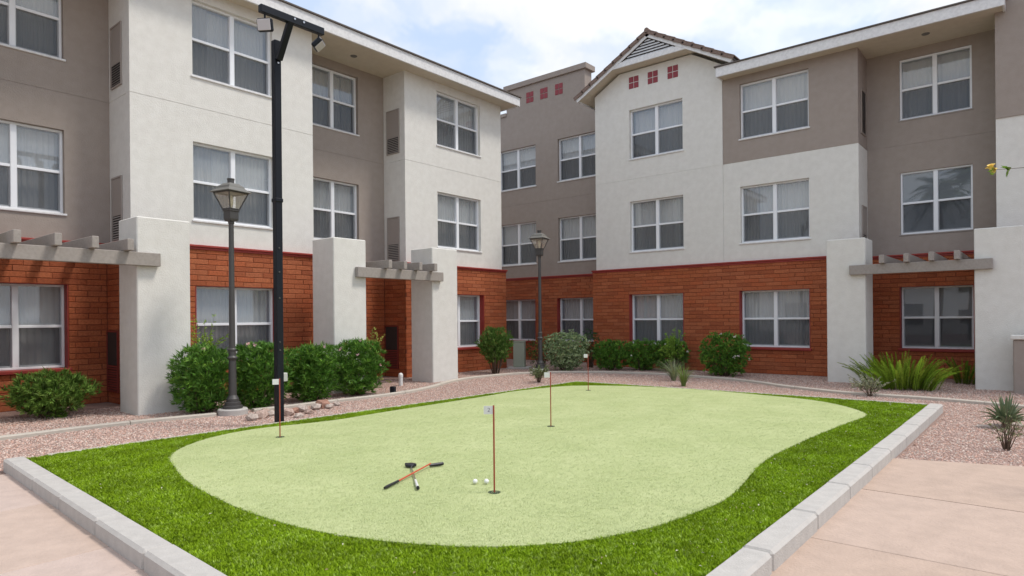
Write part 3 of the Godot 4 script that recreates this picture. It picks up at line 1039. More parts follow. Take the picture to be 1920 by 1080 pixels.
func smooth_closed(pts: PackedVector2Array, sub: int) -> PackedVector2Array:
	var o := PackedVector2Array()
	var k := pts.size()
	for i in k:
		for j in sub:
			o.append(pts[i].cubic_interpolate(pts[(i + 1) % k], pts[(i - 1 + k) % k], pts[(i + 2) % k], float(j) / sub))
	return o

const TURF := [Vector2(-8.64, -2.06), Vector2(-1.53, -1.74), Vector2(-1.57, -12.58), Vector2(-8.47, -12.52)]

func ground() -> void:
	# gravel bed: one sheet that reaches past the buildings
	var mb := MB.new()
	mb.quad(Vector3(-150, 0, 150), Vector3(150, 0, 150), Vector3(150, 0, -150), Vector3(-150, 0, -150), Vector3.UP)
	var gr := structure("ground", mb, M.gravel_base)
	gr.set_meta("label", "pink crushed gravel bed round the green and buildings")
	# walkway slabs
	var walk := Node3D.new()
	walk.name = "walkway"
	walk.set_meta("kind", "structure")
	walk.set_meta("label", "pinkish concrete walkway slabs around the putting green")
	add_child(walk)
	mb = MB.new()
	mb.quad(Vector3(-12, 0.004, 6), Vector3(8, 0.004, 6), Vector3(8, 0.004, -1.55), Vector3(-12, 0.004, -1.55), Vector3.UP)
	mb.quad(Vector3(-1.45, 0.0041, -1.5), Vector3(6, 0.0041, -1.5), Vector3(6, 0.0041, -8.05), Vector3(-1.45, 0.0041, -8.05), Vector3.UP)
	part("joint_bed", mb, M.joint, walk)
	var n := 0
	var zs := [-8.12, -6.6, -4.93, -3.26, -1.6]
	for i in 4:
		for xx in [[-1.5, 1.2], [1.2, 3.9]]:
			mb = MB.new()
			var tilt: float = (zs[i] + 8.12) * 0.0
			mb.cbox(Vector3(xx[0] + 0.004, -0.05, zs[i] + 0.005 + tilt), Vector3(xx[1] - 0.004, 0.012, zs[i + 1] - 0.005), 0.006)
			if i == 0:
				mb = MB.new()      # the end slab is cut slightly out of square
				var zr: float = -8.17 - 0.32 * (xx[0] + 1.5)
				var zr2: float = -8.17 - 0.32 * (xx[1] + 1.5)
				mb.quad(Vector3(xx[0], 0.012, zr), Vector3(xx[1] - 0.004, 0.012, zr2), Vector3(xx[1] - 0.004, 0.012, -6.605), Vector3(xx[0], 0.012, -6.605), Vector3.UP)
				mb.quad(Vector3(xx[0], 0.012, zr), Vector3(xx[1] - 0.004, 0.012, zr2), Vector3(xx[1] - 0.004, -0.05, zr2), Vector3(xx[0], -0.05, zr), Vector3(0, 0, -1))
				mb.quad(Vector3(xx[0], 0.012, -6.605), Vector3(xx[1] - 0.004, 0.012, -6.605), Vector3(xx[1] - 0.004, -0.05, -6.605), Vector3(xx[0], -0.05, -6.605), Vector3(0, 0, 1))
			part("slab", mb, M["slab%d" % ((n * 7 + 1) % 4)], walk)
			n += 1
	var xs := [-13.4, -11.75, -10.1, -8.45, -6.8, -5.13, -3.48, -1.83, -0.1, 1.6, 3.3]
	for i in xs.size() - 1:
		for zz in [[-1.59, 0.1], [0.1, 1.8], [1.8, 3.5]]:
			mb = MB.new()
			var zn: float = -1.95
			if zz[0] == -1.59 and xs[i] < -8.5: zn = -1.78
			mb.cbox(Vector3(xs[i] + 0.004, -0.05, zn + 0.005 if zz[0] == -1.59 else zz[0] + 0.005), Vector3(xs[i + 1] - 0.004, 0.012, zz[1] - 0.005), 0.006)
			part("slab", mb, M["slab%d" % ((i * 3 + n) % 4)], walk)
			n += 1
	# artificial turf and putting surface
	mb = MB.new()
	mb.quad(Vector3(TURF[0].x, 0.1, TURF[0].y), Vector3(TURF[1].x, 0.1, TURF[1].y), Vector3(TURF[2].x, 0.1, TURF[2].y), Vector3(TURF[3].x, 0.1, TURF[3].y), Vector3.UP)
	for i in 4:
		var a: Vector2 = TURF[i]
		var c: Vector2 = TURF[(i + 1) % 4]
		mb.quad(Vector3(a.x, 0.1, a.y), Vector3(c.x, 0.1, c.y), Vector3(c.x, -0.02, c.y), Vector3(a.x, -0.02, a.y), Vector3((a.y - c.y), 0, (c.x - a.x)) * -1.0)
	var tf := structure("turf_fringe", mb, M.turf_soil)
	tf.set_meta("label", "bed of dark green artificial turf around the putting surface")
	var px := [[319, 858], [327, 873], [337, 888], [353, 902], [385, 922], [417, 938], [455, 955], [497, 969], [560, 987], [640, 1003], [720, 1013], [800, 1020], [900, 1024], [1000, 1021], [1090, 1013], [1180, 997], [1245, 981], [1300, 961], [1348, 942], [1381, 919], [1400, 898], [1419, 876], [1445, 856], [1494, 832], [1526, 817.5], [1590, 792], [1624, 779], [1607, 768], [1558, 755.5], [1500, 747], [1436, 741], [1340, 732.5], [1240, 726], [1150, 723], [1077, 723], [1027, 726.5], [960, 734], [926, 740], [870, 749], [790, 761.5], [700, 775.5], [640, 785.5], [570, 794], [500, 801], [444, 809.5], [389, 822], [339, 840]]
	var raw := PackedVector2Array()
	for k in px:
		var g := ground_point(k[0], k[1], 0.122)
		raw.append(Vector2(g.x, g.z))
	green_poly = smooth_closed(raw, 4)
	# gridded sheet so that the pile can vary in tone from patch to patch
	var f := FastNoiseLite.new()
	f.seed = 77
	f.frequency = 0.9
	f.fractal_octaves = 4
	mb = MB.new()
	var step := 0.12
	var z := -12.6
	var base := Color(0.535, 0.59, 0.318)
	while z < -1.7:
		var x := -8.7
		while x < -1.4:
			var cell := PackedVector2Array([Vector2(x, z), Vector2(x + step, z), Vector2(x + step, z + step), Vector2(x, z + step)])
			var inside := 0
			for q in cell:
				if Geometry2D.is_point_in_polygon(q, green_poly): inside += 1
			var cut: Array = [cell] if inside == 4 else ([] if inside == 0 else Geometry2D.intersect_polygons(cell, green_poly))
			for poly: PackedVector2Array in cut:
				var tris := Geometry2D.triangulate_polygon(poly)
				var at := mb.v.size()
				for q in poly:
					mb.v.append(Vector3(q.x, 0.12, q.y))
					mb.n.append(Vector3.UP)
					var k := f.get_noise_2d(q.x, q.y) * 0.14 + f.get_noise_2d(q.x * 4.0 + 50.0, q.y * 4.0) * 0.1
					mb.c.append(Color(base.r * (1.0 + k), base.g * (1.0 + k * 0.8), base.b * (1.0 + k * 1.3)))
				for i in range(0, tris.size(), 3):
					var a := tris[i]
					var b := tris[i + 1]
					var c := tris[i + 2]
					if (poly[b] - poly[a]).cross(poly[c] - poly[a]) < 0: mb.ix.append_array(PackedInt32Array([at + a, at + c, at + b]))
					else: mb.ix.append_array(PackedInt32Array([at + a, at + b, at + c]))
			x += step
		z += step
	# rim of the putting surface
	for i in green_poly.size():
		var a := green_poly[i]
		var c := green_poly[(i + 1) % green_poly.size()]
		mb.col = base * 0.9
		mb.quad(Vector3(a.x, 0.12, a.y), Vector3(c.x, 0.12, c.y), Vector3(c.x, 0.1, c.y), Vector3(a.x, 0.1, a.y), Vector3(c.y - a.y, 0, a.x - c.x))
	var gs := structure("putting_green", mb, M.green_turf)
	gs.set_meta("label", "pale green putting surface with a wavy outline")
	kerbs()
	edging()
	turf_blades()
	gravel_stones()

func kerbs() -> void:
	# precast kerb blocks along the near and right sides of the turf
	var k := Node3D.new()
	k.name = "kerb"
	k.set_meta("kind", "structure")
	k.set_meta("label", "grey concrete kerb of separate blocks along the turf")
	add_child(k)
	var dir := (TURF[1] - TURF[0] as Vector2)
	var ang := atan2(-dir.y, dir.x)
	var runs := []
	# front run: joints measured from the far left end
	var fx := [0.0, 0.46, 1.3, 2.22, 3.22, 4.22, 5.22, 6.22, 7.36]
	var o := Transform3D(Basis(Vector3.UP, ang), Vector3(TURF[0].x - 0.03, 0, TURF[0].y))
	for i in fx.size() - 1:
		runs.append([o * Transform3D(Basis.IDENTITY, Vector3(fx[i] + 0.004, 0, 0)), fx[i + 1] - fx[i] - 0.008, Vector3(0, 0, 1)])
	var zz := -12.62
	var l0 := [0.72, 0.9, 0.95, 0.98, 1.02, 0.98, 0.92, 1.02, 1.02, 1.0, 1.0]
	for i in l0.size():
		var a: float = zz + 0.004
		runs.append([Transform3D(Basis(Vector3(0, 0, 1), Vector3.UP, Vector3(-1, 0, 0)), Vector3(-1.57 + 0.004 * i, 0, a)), minf(l0[i] - 0.008, -1.76 - a), Vector3(0, 0, -1)])
		zz += l0[i]
	for r in runs:
		var mb := MB.new()
		mb.t = r[0]
		var w: float = 0.2 * r[2].z
		var dy := rng.randf_range(-0.002, 0.002)
		mb.cbox(Vector3(0, -0.06, 0.003 * r[2].z), Vector3(r[1], 0.138 + dy, w + rng.randf_range(-0.002, 0.002)), 0.022)
		part("block", mb, M.kerb, k)

func strip(mb: MB, pts: Array, w: float, y0: float, y1: float) -> void:
	var lf := []
	var rt := []
	for i in pts.size():
		var d: Vector2 = (pts[mini(i + 1, pts.size() - 1)] - pts[maxi(i - 1, 0)]).normalized()
		var s := Vector2(-d.y, d.x) * w * 0.5
		lf.append(pts[i] + s)
		rt.append(pts[i] - s)
	var c := 0.012
	for i in pts.size() - 1:
		var P := func(q: Vector2, y: float) -> Vector3: return Vector3(q.x, y, q.y)
		var l0: Vector2 = lf[i]
		var l1: Vector2 = lf[i + 1]
		var r0: Vector2 = rt[i]
		var r1: Vector2 = rt[i + 1]
		var li0 := l0.lerp(r0, c / w)
		var li1 := l1.lerp(r1, c / w)
		var ri0 := r0.lerp(l0, c / w)
		var ri1 := r1.lerp(l1, c / w)
		var so := Vector3(l0.x - r0.x, 0, l0.y - r0.y)
		mb.quad(P.call(li0, y1), P.call(li1, y1), P.call(ri1, y1), P.call(ri0, y1), Vector3.UP)
		mb.quad(P.call(li0, y1), P.call(li1, y1), P.call(l1, y1 - c), P.call(l0, y1 - c), so + Vector3(0, 0.1, 0))
		mb.quad(P.call(ri0, y1), P.call(ri1, y1), P.call(r1, y1 - c), P.call(r0, y1 - c), -so + Vector3(0, 0.1, 0))
		mb.quad(P.call(l0, y1 - c), P.call(l1, y1 - c), P.call(l1, y0), P.call(l0, y0), so)
		mb.quad(P.call(r0, y1 - c), P.call(r1, y1 - c), P.call(r1, y0), P.call(r0, y0), -so)
	for e in [0, pts.size() - 1]:
		var d: Vector2 = (pts[mini(e + 1, pts.size() - 1)] - pts[maxi(e - 1, 0)]) * (-1.0 if e == 0 else 1.0)
		mb.quad(Vector3(lf[e].x, y1 - c, lf[e].y), Vector3(rt[e].x, y1 - c, rt[e].y), Vector3(rt[e].x, y0, rt[e].y), Vector3(lf[e].x, y0, lf[e].y), Vector3(d.x, 0, d.y))

func edging() -> void:
	# thin concrete header on the two far sides of the turf
	var e := Node3D.new()
	e.name = "turf_edging"
	e.set_meta("kind", "structure")
	e.set_meta("label", "thin pale concrete edging on the far sides of the turf")
	add_child(e)
	var mb := MB.new()
	strip(mb, [Vector2(-8.67, -2.26), Vector2(-8.62, -5.0), Vector2(-8.56, -9.0), Vector2(-8.5, -12.545)], 0.055, -0.05, 0.122)
	part("strip", mb, M.edging, e)
	mb = MB.new()
	strip(mb, [Vector2(-8.53, -12.575), Vector2(-6.0, -12.6), Vector2(-3.5, -12.62), Vector2(-1.6, -12.635)], 0.055, -0.05, 0.122)
	part("strip", mb, M.edging, e)
	# winding kerb strip in the gravel, cast in lengths
	var s := Node3D.new()
	s.name = "gravel_kerb"
	s.set_meta("kind", "structure")
	s.set_meta("label", "low winding concrete kerb strip through the gravel")
	add_child(s)
	var raw := [[-10.95, 1.5], [-10.95, -1.0], [-11.0, -2.3], [-11.05, -3.4], [-10.97, -4.3], [-10.8, -5.2], [-10.68, -6.25], [-10.68, -7.5], [-10.62, -8.4], [-10.72, -9.4], [-11.05, -10.4], [-11.5, -11.3], [-11.78, -12.2], [-11.83, -12.9], [-11.7, -14.1], [-11.2, -15.1], [-10.3, -15.75], [-9.3, -16.15], [-8.26, -16.3], [-7.14, -16.15], [-6.2, -15.95], [-5.3, -15.5], [-4.5, -14.95], [-3.3, -14.45], [-2.5, -14.35], [-1.8, -14.33], [-0.9, -14.14], [-0.2, -13.85], [0.8, -13.3], [2.2, -12.8]]
	var pts := []
	for i in raw.size() - 1:
		var p0 := Vector2(raw[maxi(i - 1, 0)][0], raw[maxi(i - 1, 0)][1])
		var p1 := Vector2(raw[i][0], raw[i][1])
		var p2 := Vector2(raw[i + 1][0], raw[i + 1][1])
		var q := mini(i + 2, raw.size() - 1)
		var p3 := Vector2(raw[q][0], raw[q][1])
		for j in 5:
			pts.append(p1.cubic_interpolate(p2, p0, p3, j / 5.0))
	var seg := []
	var acc := 0.0
	for i in pts.size():
		if seg.size(): acc += (pts[i] - seg[-1]).length()
		seg.append(pts[i])
		var near_pad: bool = (pts[i] - Vector2(-10.74, -5.46)).length() < 0.3
		if acc > 1.6 or near_pad or i == pts.size() - 1:
			if seg.size() > 1 and acc > 0.1:
				# leave a hairline joint between lengths
				var trim: Array = seg.duplicate()
				trim[-1] = (trim[-1] as Vector2) + ((trim[-2] as Vector2) - trim[-1]).normalized() * 0.012
				mb = MB.new()
				strip(mb, trim, 0.13, -0.06, 0.055)
				part("length", mb, M.edging, s)
			seg = [] if near_pad else [pts[i]]
			acc = 0.0

func turf_blades() -> void:
	# a tuft of artificial grass, repeated
	rng.seed = 5
	var mb := MB.new()
	for i in 11:
		var a := rng.randf() * TAU
		var r := rng.randf() * 0.02
		var o := Vector3(cos(a * 3.1) * r, 0, sin(a * 3.1) * r)
		var d := Vector3(cos(a), 0, sin(a))
		var s := Vector3(-d.z, 0, d.x) * 0.0016
		var hgt := rng.randf_range(0.016, 0.031)
		var ln := rng.randf_range(0.004, 0.02)
		var m := o + d * ln * 0.4 + Vector3(0, hgt * 0.6, 0)
		var tp := o + d * ln * 1.3 + Vector3(0, hgt, 0)
		mb.quad(o - s, o + s, m + s, m - s, d + Vector3(0, 0.3, 0))
		mb.tri(m - s, m + s, tp, d + Vector3(0, 0.5, 0))
	var tuft := mb.mesh()
	var xf: Array[Transform3D] = []
	var cl: Array[Color] = []
	var f := FastNoiseLite.new()
	f.seed = 8
	f.frequency = 1.3
	var quad := PackedVector2Array(TURF)
	while xf.size() < 62000:
		var p := Vector2(rng.randf_range(-8.62, -1.53), rng.randf_range(-12.56, -1.75))
		var dist := Vector2(p.x, p.y).length()
		if rng.randf() > clampf(5.0 / dist, 0.35, 1.0): continue
		if not Geometry2D.is_point_in_polygon(p, quad) or Geometry2D.is_point_in_polygon(p, green_poly): continue
		var sc := rng.randf_range(0.8, 1.15)
		xf.append(Transform3D(Basis(Vector3.UP, rng.randf() * TAU).scaled(Vector3(sc, sc, sc)), Vector3(p.x, 0.1, p.y)))
		var k := rng.randf_range(0.72, 1.28) * (1.0 + 0.4 * f.get_noise_2d(p.x, p.y))
		if rng.randf() < 0.12: cl.append(Color(0.34 * k, 0.46 * k, 0.09 * k))
		else: cl.append(Color(0.21 * k, 0.325 * k, 0.012 * k))
	multi("grass", tuft, M.blade, xf, cl, "short dark green artificial grass of the fringe")
	# dry flecks and petals blown onto the fringe
	mb = MB.new()
	mb.leaf(Vector3(-0.012, 0, 0), Vector3(1, 0.1, 0).normalized(), Vector3(0, 0, 1), 0.024, 0.012, 0.3, 0.2)
	var lx: Array[Transform3D] = []
	var lc: Array[Color] = []
	while lx.size() < 260:
		var p := Vector2(rng.randf_range(-8.5, -1.56), rng.randf_range(-12.4, -1.9))
		if rng.randf() < 0.6: p.x = -1.6 - absf(rng.randfn(0.0, 0.6))
		if not Geometry2D.is_point_in_polygon(p, quad) or Geometry2D.is_point_in_polygon(p, green_poly): continue
		lx.append(Transform3D(Basis.from_euler(Vector3(rng.randf_range(-0.6, 0.6), rng.randf() * TAU, rng.randf_range(-0.5, 0.5))).scaled(Vector3.ONE * rng.randf_range(0.4, 1.1)), Vector3(p.x, 0.128, p.y)))
		lc.append(Color(0.62, 0.58, 0.44) if rng.randf() < 0.7 else Color(0.35, 0.26, 0.14))
	multi("leaf_litter", mb.mesh(), M.petal, lx, lc, "dry flecks and petals scattered on the turf fringe")
	# fine pile of the putting surface
	mb = MB.new()
	for i in 9:
		var a := rng.randf() * TAU
		var o := Vector3(rng.randf_range(-0.02, 0.02), 0, rng.randf_range(-0.02, 0.02))
		var d := Vector3(cos(a), 0, sin(a))
		var s := Vector3(-d.z, 0, d.x) * 0.002
		mb.tri(o - s, o + s, o + d * rng.randf_range(0.004, 0.014) + Vector3(0, rng.randf_range(0.005, 0.01), 0), d + Vector3(0, 1, 0))
	xf = []
	cl = []
	while xf.size() < 42000:
		var p := Vector2(rng.randf_range(-8.3, -1.7), rng.randf_range(-12.5, -2.2))
		if rng.randf() > clampf(16.0 / p.length_squared(), 0.1, 1.0) or not Geometry2D.is_point_in_polygon(p, green_poly): continue
		xf.append(Transform3D(Basis(Vector3.UP, rng.randf() * TAU), Vector3(p.x, 0.1185, p.y)))
		var k := rng.randf_range(0.88, 1.12)
		cl.append(Color(0.565 * k, 0.625 * k, 0.34 * k))
	multi("putting_grass", mb.mesh(), M.fibre, xf, cl, "fine short pile of the pale putting surface")

func multi(called: String, m: Mesh, material: Material, xf: Array[Transform3D], cl: Array[Color], label: String) -> void:
	var mm := MultiMesh.new()
	mm.transform_format = MultiMesh.TRANSFORM_3D
	mm.use_colors = true
	mm.mesh = m
	mm.instance_count = xf.size()
	for i in xf.size():
		mm.set_instance_transform(i, xf[i])
		mm.set_instance_color(i, cl[i])
	var o := MultiMeshInstance3D.new()
	o.name = called
	o.multimesh = mm
	o.material_override = material
	add_child(o, true)
	o.set_meta("kind", "stuff")
	o.set_meta("label", label)

func pebble(sd: int, r: Vector3) -> MB:
	# an angular stone: a jittered icosahedron
	var g := RandomNumberGenerator.new()
	g.seed = sd
	var p := []
	var ph := (1.0 + sqrt(5.0)) / 2.0
	for s in [[-1, ph, 0], [1, ph, 0], [-1, -ph, 0], [1, -ph, 0], [0, -1, ph], [0, 1, ph], [0, -1, -ph], [0, 1, -ph], [ph, 0, -1], [ph, 0, 1], [-ph, 0, -1], [-ph, 0, 1]]:
		p.append(Vector3(s[0], s[1], s[2]).normalized() * g.randf_range(0.75, 1.15) * r)
	var mb := MB.new()
	for k in [[0, 11, 5], [0, 5, 1], [0, 1, 7], [0, 7, 10], [0, 10, 11], [1, 5, 9], [5, 11, 4], [11, 10, 2], [10, 7, 6], [7, 1, 8], [3, 9, 4], [3, 4, 2], [3, 2, 6], [3, 6, 8], [3, 8, 9], [4, 9, 5], [2, 4, 11], [6, 2, 10], [8, 6, 7], [9, 8, 1]]:
		mb.tri(p[k[0]], p[k[1]], p[k[2]], p[k[0]] + p[k[1]] + p[k[2]])
	return mb

func in_gravel(p: Vector2) -> bool:
	if p.x > -8.72 and p.x < -1.33 and p.y > -12.66 and p.y < 3.0: return false
	if p.x < -13.45 and p.y > -16.1: return false
	if p.y < -18.2 and p.x > -11.7: return false
	if p.y < -19.4: return false
	if p.x > -1.4 and p.y > -8.17 - 0.32 * (p.x + 1.5): return false
	if p.y > -1.72: return false
	return true

func gravel_stones() -> void:
	rng.seed = 11
	for v in 2:
		var st := pebble(100 + v, Vector3(0.011, 0.008, 0.0095)).mesh()
		var xf: Array[Transform3D] = []
		var cl: Array[Color] = []
		while xf.size() < 60000:
			var p := Vector2(rng.randf_range(-14.4, 1.5), rng.randf_range(-19.3, -1.7))
			if not in_gravel(p): continue
			var sc3 := to_screen(Vector3(p.x, 0, p.y))
			if sc3.x < -80 or sc3.x > 2000: continue
			if rng.randf() > clampf(130.0 / p.length_squared(), 0.2, 1.0): continue
			var s := rng.randf_range(0.55, 1.35)
			xf.append(Transform3D(Basis.from_euler(Vector3(rng.randf_range(-0.5, 0.5), rng.randf() * TAU, rng.randf_range(-0.5, 0.5))).scaled(Vector3(s, s, s)), Vector3(p.x, rng.randf_range(-0.002, 0.006), p.y)))
			var k := rng.randf_range(0.8, 1.2)
			var h := rng.randf()
			var c := Color(0.56, 0.405, 0.345)
			if h < 0.18: c = Color(0.64, 0.55, 0.48)
			elif h < 0.27: c = Color(0.4, 0.26, 0.21)
			elif h < 0.45: c = Color(0.58, 0.36, 0.28)
			cl.append(Color(c.r * k, c.g * k, c.b * k))
		multi("gravel" if v == 0 else "gravel_grit", st, M.gravel_stone, xf, cl, "loose pink and buff gravel stones in the beds" if v == 0 else "finer pink gravel chips between the stones")


# ---------------------------------------------------------------- plants
func shade(c: Color, lo := 0.5, hi := 1.45) -> Color:
	var k := rng.randf_range(lo, hi)
	return Color(c.r * k * rng.randf_range(0.92, 1.08), c.g * k, c.b * k * rng.randf_range(0.85, 1.15))

func rand_dir() -> Vector3:
	var z := rng.randf_range(-1, 1)
	var a := rng.randf() * TAU
	return Vector3(sqrt(1 - z * z) * cos(a), z, sqrt(1 - z * z) * sin(a))

func sprig(mb: MB, at: Vector3, axis: Vector3, cnt: int, ln: float, w: float, spread: float, c: Color, fold := 0.2, droop := 0.15) -> void:
	# a whorl of leaves about an axis
	var ref := Vector3.UP if absf(axis.y) < 0.9 else Vector3.RIGHT
	var a := axis.cross(ref).normalized()
	var b := axis.cross(a).normalized()
	for i in cnt:
		var th := rng.randf() * TAU
		var rad := a * cos(th) + b * sin(th)
		var sp := spread * rng.randf_range(0.6, 1.3)
		var d := (axis * cos(sp) + rad * sin(sp)).normalized()
		var side := d.cross(rad.cross(d) + rand_dir() * 0.3).normalized()
		if side.length() < 0.5: side = a
		mb.col = shade(c)
		mb.leaf(at + axis * rng.randf_range(-0.05, 0.02) * ln * 6.0, d, side, ln * rng.randf_range(0.7, 1.2), w * rng.randf_range(0.8, 1.2), fold, droop)

func bush(called: String, label: String, at: Vector3, rx: float, rz: float, h: float, o: Dictionary) -> Node3D:
	# stems fan out from the base to leafy sprigs filling a rounded, uneven volume
	rng.seed = int(o.get("seed", 1)) * 7919 + 3
	var t := thing(called, label, o.get("cat", "shrub"), at, 0.0, o.get("group", ""))
	var f := FastNoiseLite.new()
	f.seed = int(o.get("seed", 1))
	f.frequency = 1.6
	var fol := MB.new()
	var stems := MB.new()
	var sq: float = o.get("square", 2.4)
	var lo: float = o.get("low", 0.04)
	var pts := []
	while pts.size() < int(o.n):
		var d := rand_dir()
		var q := pow(pow(absf(d.x), sq) + pow(absf(d.y), sq) + pow(absf(d.z), sq), -1.0 / sq)
		var dep := pow(rng.randf(), float(o.get("shell", 0.3)))
		var bump := 1.0 + float(o.get("rough", 0.22)) * f.get_noise_3d(d.x * 1.6, d.y * 1.6, d.z * 1.6) + rng.randf_range(-0.04, 0.05)
		var p := d * q * dep * bump
		var taper: float = 1.0 if p.y > 0.0 else lerpf(1.0, float(o.get("foot", 0.75)), -p.y)
		var pos := Vector3(p.x * rx * taper, lo + (p.y * 0.5 + 0.5) * (h - lo), p.z * rz * taper)
		pts.append(pos)
		var axis := (Vector3(p.x, p.y * 0.5, p.z) + Vector3.UP * float(o.get("lift", 0.7)) + rand_dir() * 0.45).normalized()
		var c: Color = o.color
		var hue := rng.randf()
		if hue < float(o.get("pale", 0.12)): c = o.get("young", c)
		elif hue > 0.997: c = o.get("dry", c)
		sprig(fol, pos, axis, int(o.k), float(o.ln), float(o.w), float(o.get("spread", 0.75)), c, 0.2, float(o.get("droop", 0.15)))
	part("foliage", fol, o.get("mat", M.leaf), t)
	for i in int(o.get("stems", 18)):
		var e: Vector3 = pts[rng.randi() % pts.size()]
		var b := Vector3(e.x * 0.18 + rng.randf_range(-0.05, 0.05), -0.02, e.z * 0.18 + rng.randf_range(-0.05, 0.05))
		var r0: float = o.get("stem_r", 0.011)
		stems.tube([b, b.lerp(e, 0.45) + Vector3(0, e.y * 0.12, 0), e], [r0, r0 * 0.7, r0 * 0.3], 5)
	part("stems", stems, M.bark, t)
	for i in int(o.get("flowers", 0)):
		var mb := MB.new()
		var d := Vector3(rng.randf_range(-0.2, 1.0), rng.randf_range(-0.1, 0.9), rng.randf_range(-0.2, 1.0)).normalized()
		if rng.randf() < 0.3: d.z *= -1
		var q := pow(pow(absf(d.x), sq) + pow(absf(d.y), sq) + pow(absf(d.z), sq), -1.0 / sq) * 1.02
		var pos := Vector3(d.x * q * rx, (d.y * q * 0.5 + 0.5) * h, d.z * q * rz)
		for j in 3:
			sprig(mb, pos + rand_dir() * 0.02, (d + rand_dir() * 0.5).normalized(), 5, 0.042, 0.03, 1.0, o.get("bloom", Color(0.8, 0.55, 0.52)), 0.1, 0.2)
		part("flower", mb, M.petal, t)
	return t

func grass_clump(label: String, at: Vector3, n: int, h: float, spread: float, c: Color, sd: int) -> void:
	rng.seed = sd * 131
	var t := thing("ornamental_grass", label, "grass clump", at, 0.0, "ornamental grasses in the gravel")
	var mb := MB.new()
	for i in n:
		var a := rng.randf() * TAU
		var d := Vector3(cos(a), 0, sin(a))
		var s := Vector3(-d.z, 0, d.x)
		var l := h * rng.randf_range(0.6, 1.1)
		var out := spread * rng.randf_range(0.2, 1.1)
		var w := rng.randf_range(0.004, 0.009)
		var o := d * rng.randf() * 0.05
		mb.col = shade(c)
		var prev := o
		for k in range(1, 6):
			var u := k / 5.0
			var p := o + d * out * u * u * 0.9 + d * out * 0.2 * u + Vector3(0, l * (u - 0.28 * u * u * (out / spread)), 0)
			var w0 := w * (1.0 - (u - 0.2) * 0.8)
			var w1 := w * (1.0 - u * 0.85)
			mb.quad(prev - s * w0, prev + s * w0, p + s * w1, p - s * w1, d + Vector3(0, 0.4, 0))
			prev = p
	part("blades", mb, M.leaf_soft, t)

func fern(label: String, at: Vector3, rx: float, rz: float, n: int, ln: float, c: Color, sd: int) -> void:
	# foxtail fern: tapered bottle-brush plumes arching from a crown
	rng.seed = sd * 577
	var t := thing("foxtail_fern", label, "fern", at, 0.0, "foxtail ferns by the pergola")
	for i in n:
		var mb := MB.new()
		var a := rng.randf() * TAU
		var rr := sqrt(rng.randf())
		var base := Vector3(cos(a) * rr * rx * 0.6, 0.0, sin(a) * rr * rz * 0.6)
		var d := Vector3(cos(a) * (0.25 + rr), 0, sin(a) * (0.25 + rr)).normalized()
		var lean := minf(1.02, rr * rng.randf_range(0.45, 1.2) + rng.randf() * 0.15)
		var l := ln * rng.randf_range(0.7, 1.12)
		var path := []
		for k in 7:
			var u := k / 6.0
			path.append(base + d * l * lean * 0.75 * u * (0.6 + 0.4 * u) + Vector3(0, l * u * (1.0 - 0.42 * lean * u), 0))
		var tone := shade(c, 0.6, 1.35)
		if rng.randf() < 0.35: tone = tone.lerp(Color(0.42, 0.48, 0.06), 0.55)
		var steps := 130
		for k in steps:
			var u := 0.02 + 0.98 * k / steps
			var fi := u * 5.999
			var p: Vector3 = path[int(fi)].lerp(path[int(fi) + 1], fi - int(fi))
			var ax: Vector3 = (path[int(fi) + 1] - path[int(fi)]).normalized()
			var rad := 0.043 * smoothstep(-0.1, 0.12, u) * (1.0 - 0.85 * pow(u, 2.2)) + 0.006
			for m in 5:
				var w := rand_dir()
				var o := (w - ax * w.dot(ax)).normalized()
				var dd := (o + ax * 0.5).normalized()
				var s := ax.cross(o) * 0.003
				mb.col = Color(tone.r, tone.g, tone.b) * rng.randf_range(0.6, 1.4)
				mb.tri(p - s, p + s, p + dd * rad * 1.35, o + ax)
		mb.col = Color(0.1, 0.14, 0.03)
		mb.tube(path, [0.006, 0.006, 0.005, 0.004, 0.004, 0.003, 0.002], 4, false)
		part("frond", mb, M.leaf_soft, t)

func agave() -> void:
	rng.seed = 991
	var t := thing("aloe", "spiky grey green aloe rosette in gravel beside the walkway", "succulent", Vector3(-0.5, 0, -11.35))
	for i in 38:
		var mb := MB.new()
		var a := i * 2.39996
		var u := i / 37.0
		var d := Vector3(cos(a), 0, sin(a))
		var s := Vector3(-d.z, 0, d.x)
		var el := lerpf(0.55, 1.45, u)
		var l := rng.randf_range(0.36, 0.46)
		var w := 0.03
		var path := []
		for k in 6:
			var q := k / 5.0
			path.append(d * (0.03 + l * q * cos(el)) + Vector3(0, 0.1 + l * q * sin(el) - 0.26 * q * q * (1.0 - u * 0.9) + 0.03 * u, 0))
		for k in 5:
			var w0 := w * (1.0 - pow(k / 5.0, 1.6))
			var w1 := w * (1.0 - pow((k + 1) / 5.0, 1.6))
			var up := Vector3(0, 1, 0) - d * 0.6
			var p0: Vector3 = path[k]
			var p1: Vector3 = path[k + 1]
			var m0 := p0 - up.normalized() * w0 * 0.55
			var m1 := p1 - up.normalized() * w1 * 0.55
			mb.quad(p0 - s * w0, m0, m1, p1 - s * w1, up)
			mb.quad(m0, p0 + s * w0, p1 + s * w1, m1, up)
			mb.quad(p0 - s * w0, m0 - up * w0 * 0.4, m1 - up * w1 * 0.4, p1 - s * w1, -up - s)
			mb.quad(m0 - up * w0 * 0.4, p0 + s * w0, p1 + s * w1, m1 - up * w1 * 0.4, -up + s)
		part("leaf", mb, M.agave, t)
	var st := MB.new()
	st.tube([Vector3(0, -0.03, 0), Vector3(0, 0.08, 0), Vector3(0, 0.16, 0)], [0.045, 0.05, 0.03], 8)
	part("stem", st, M.bark, t)

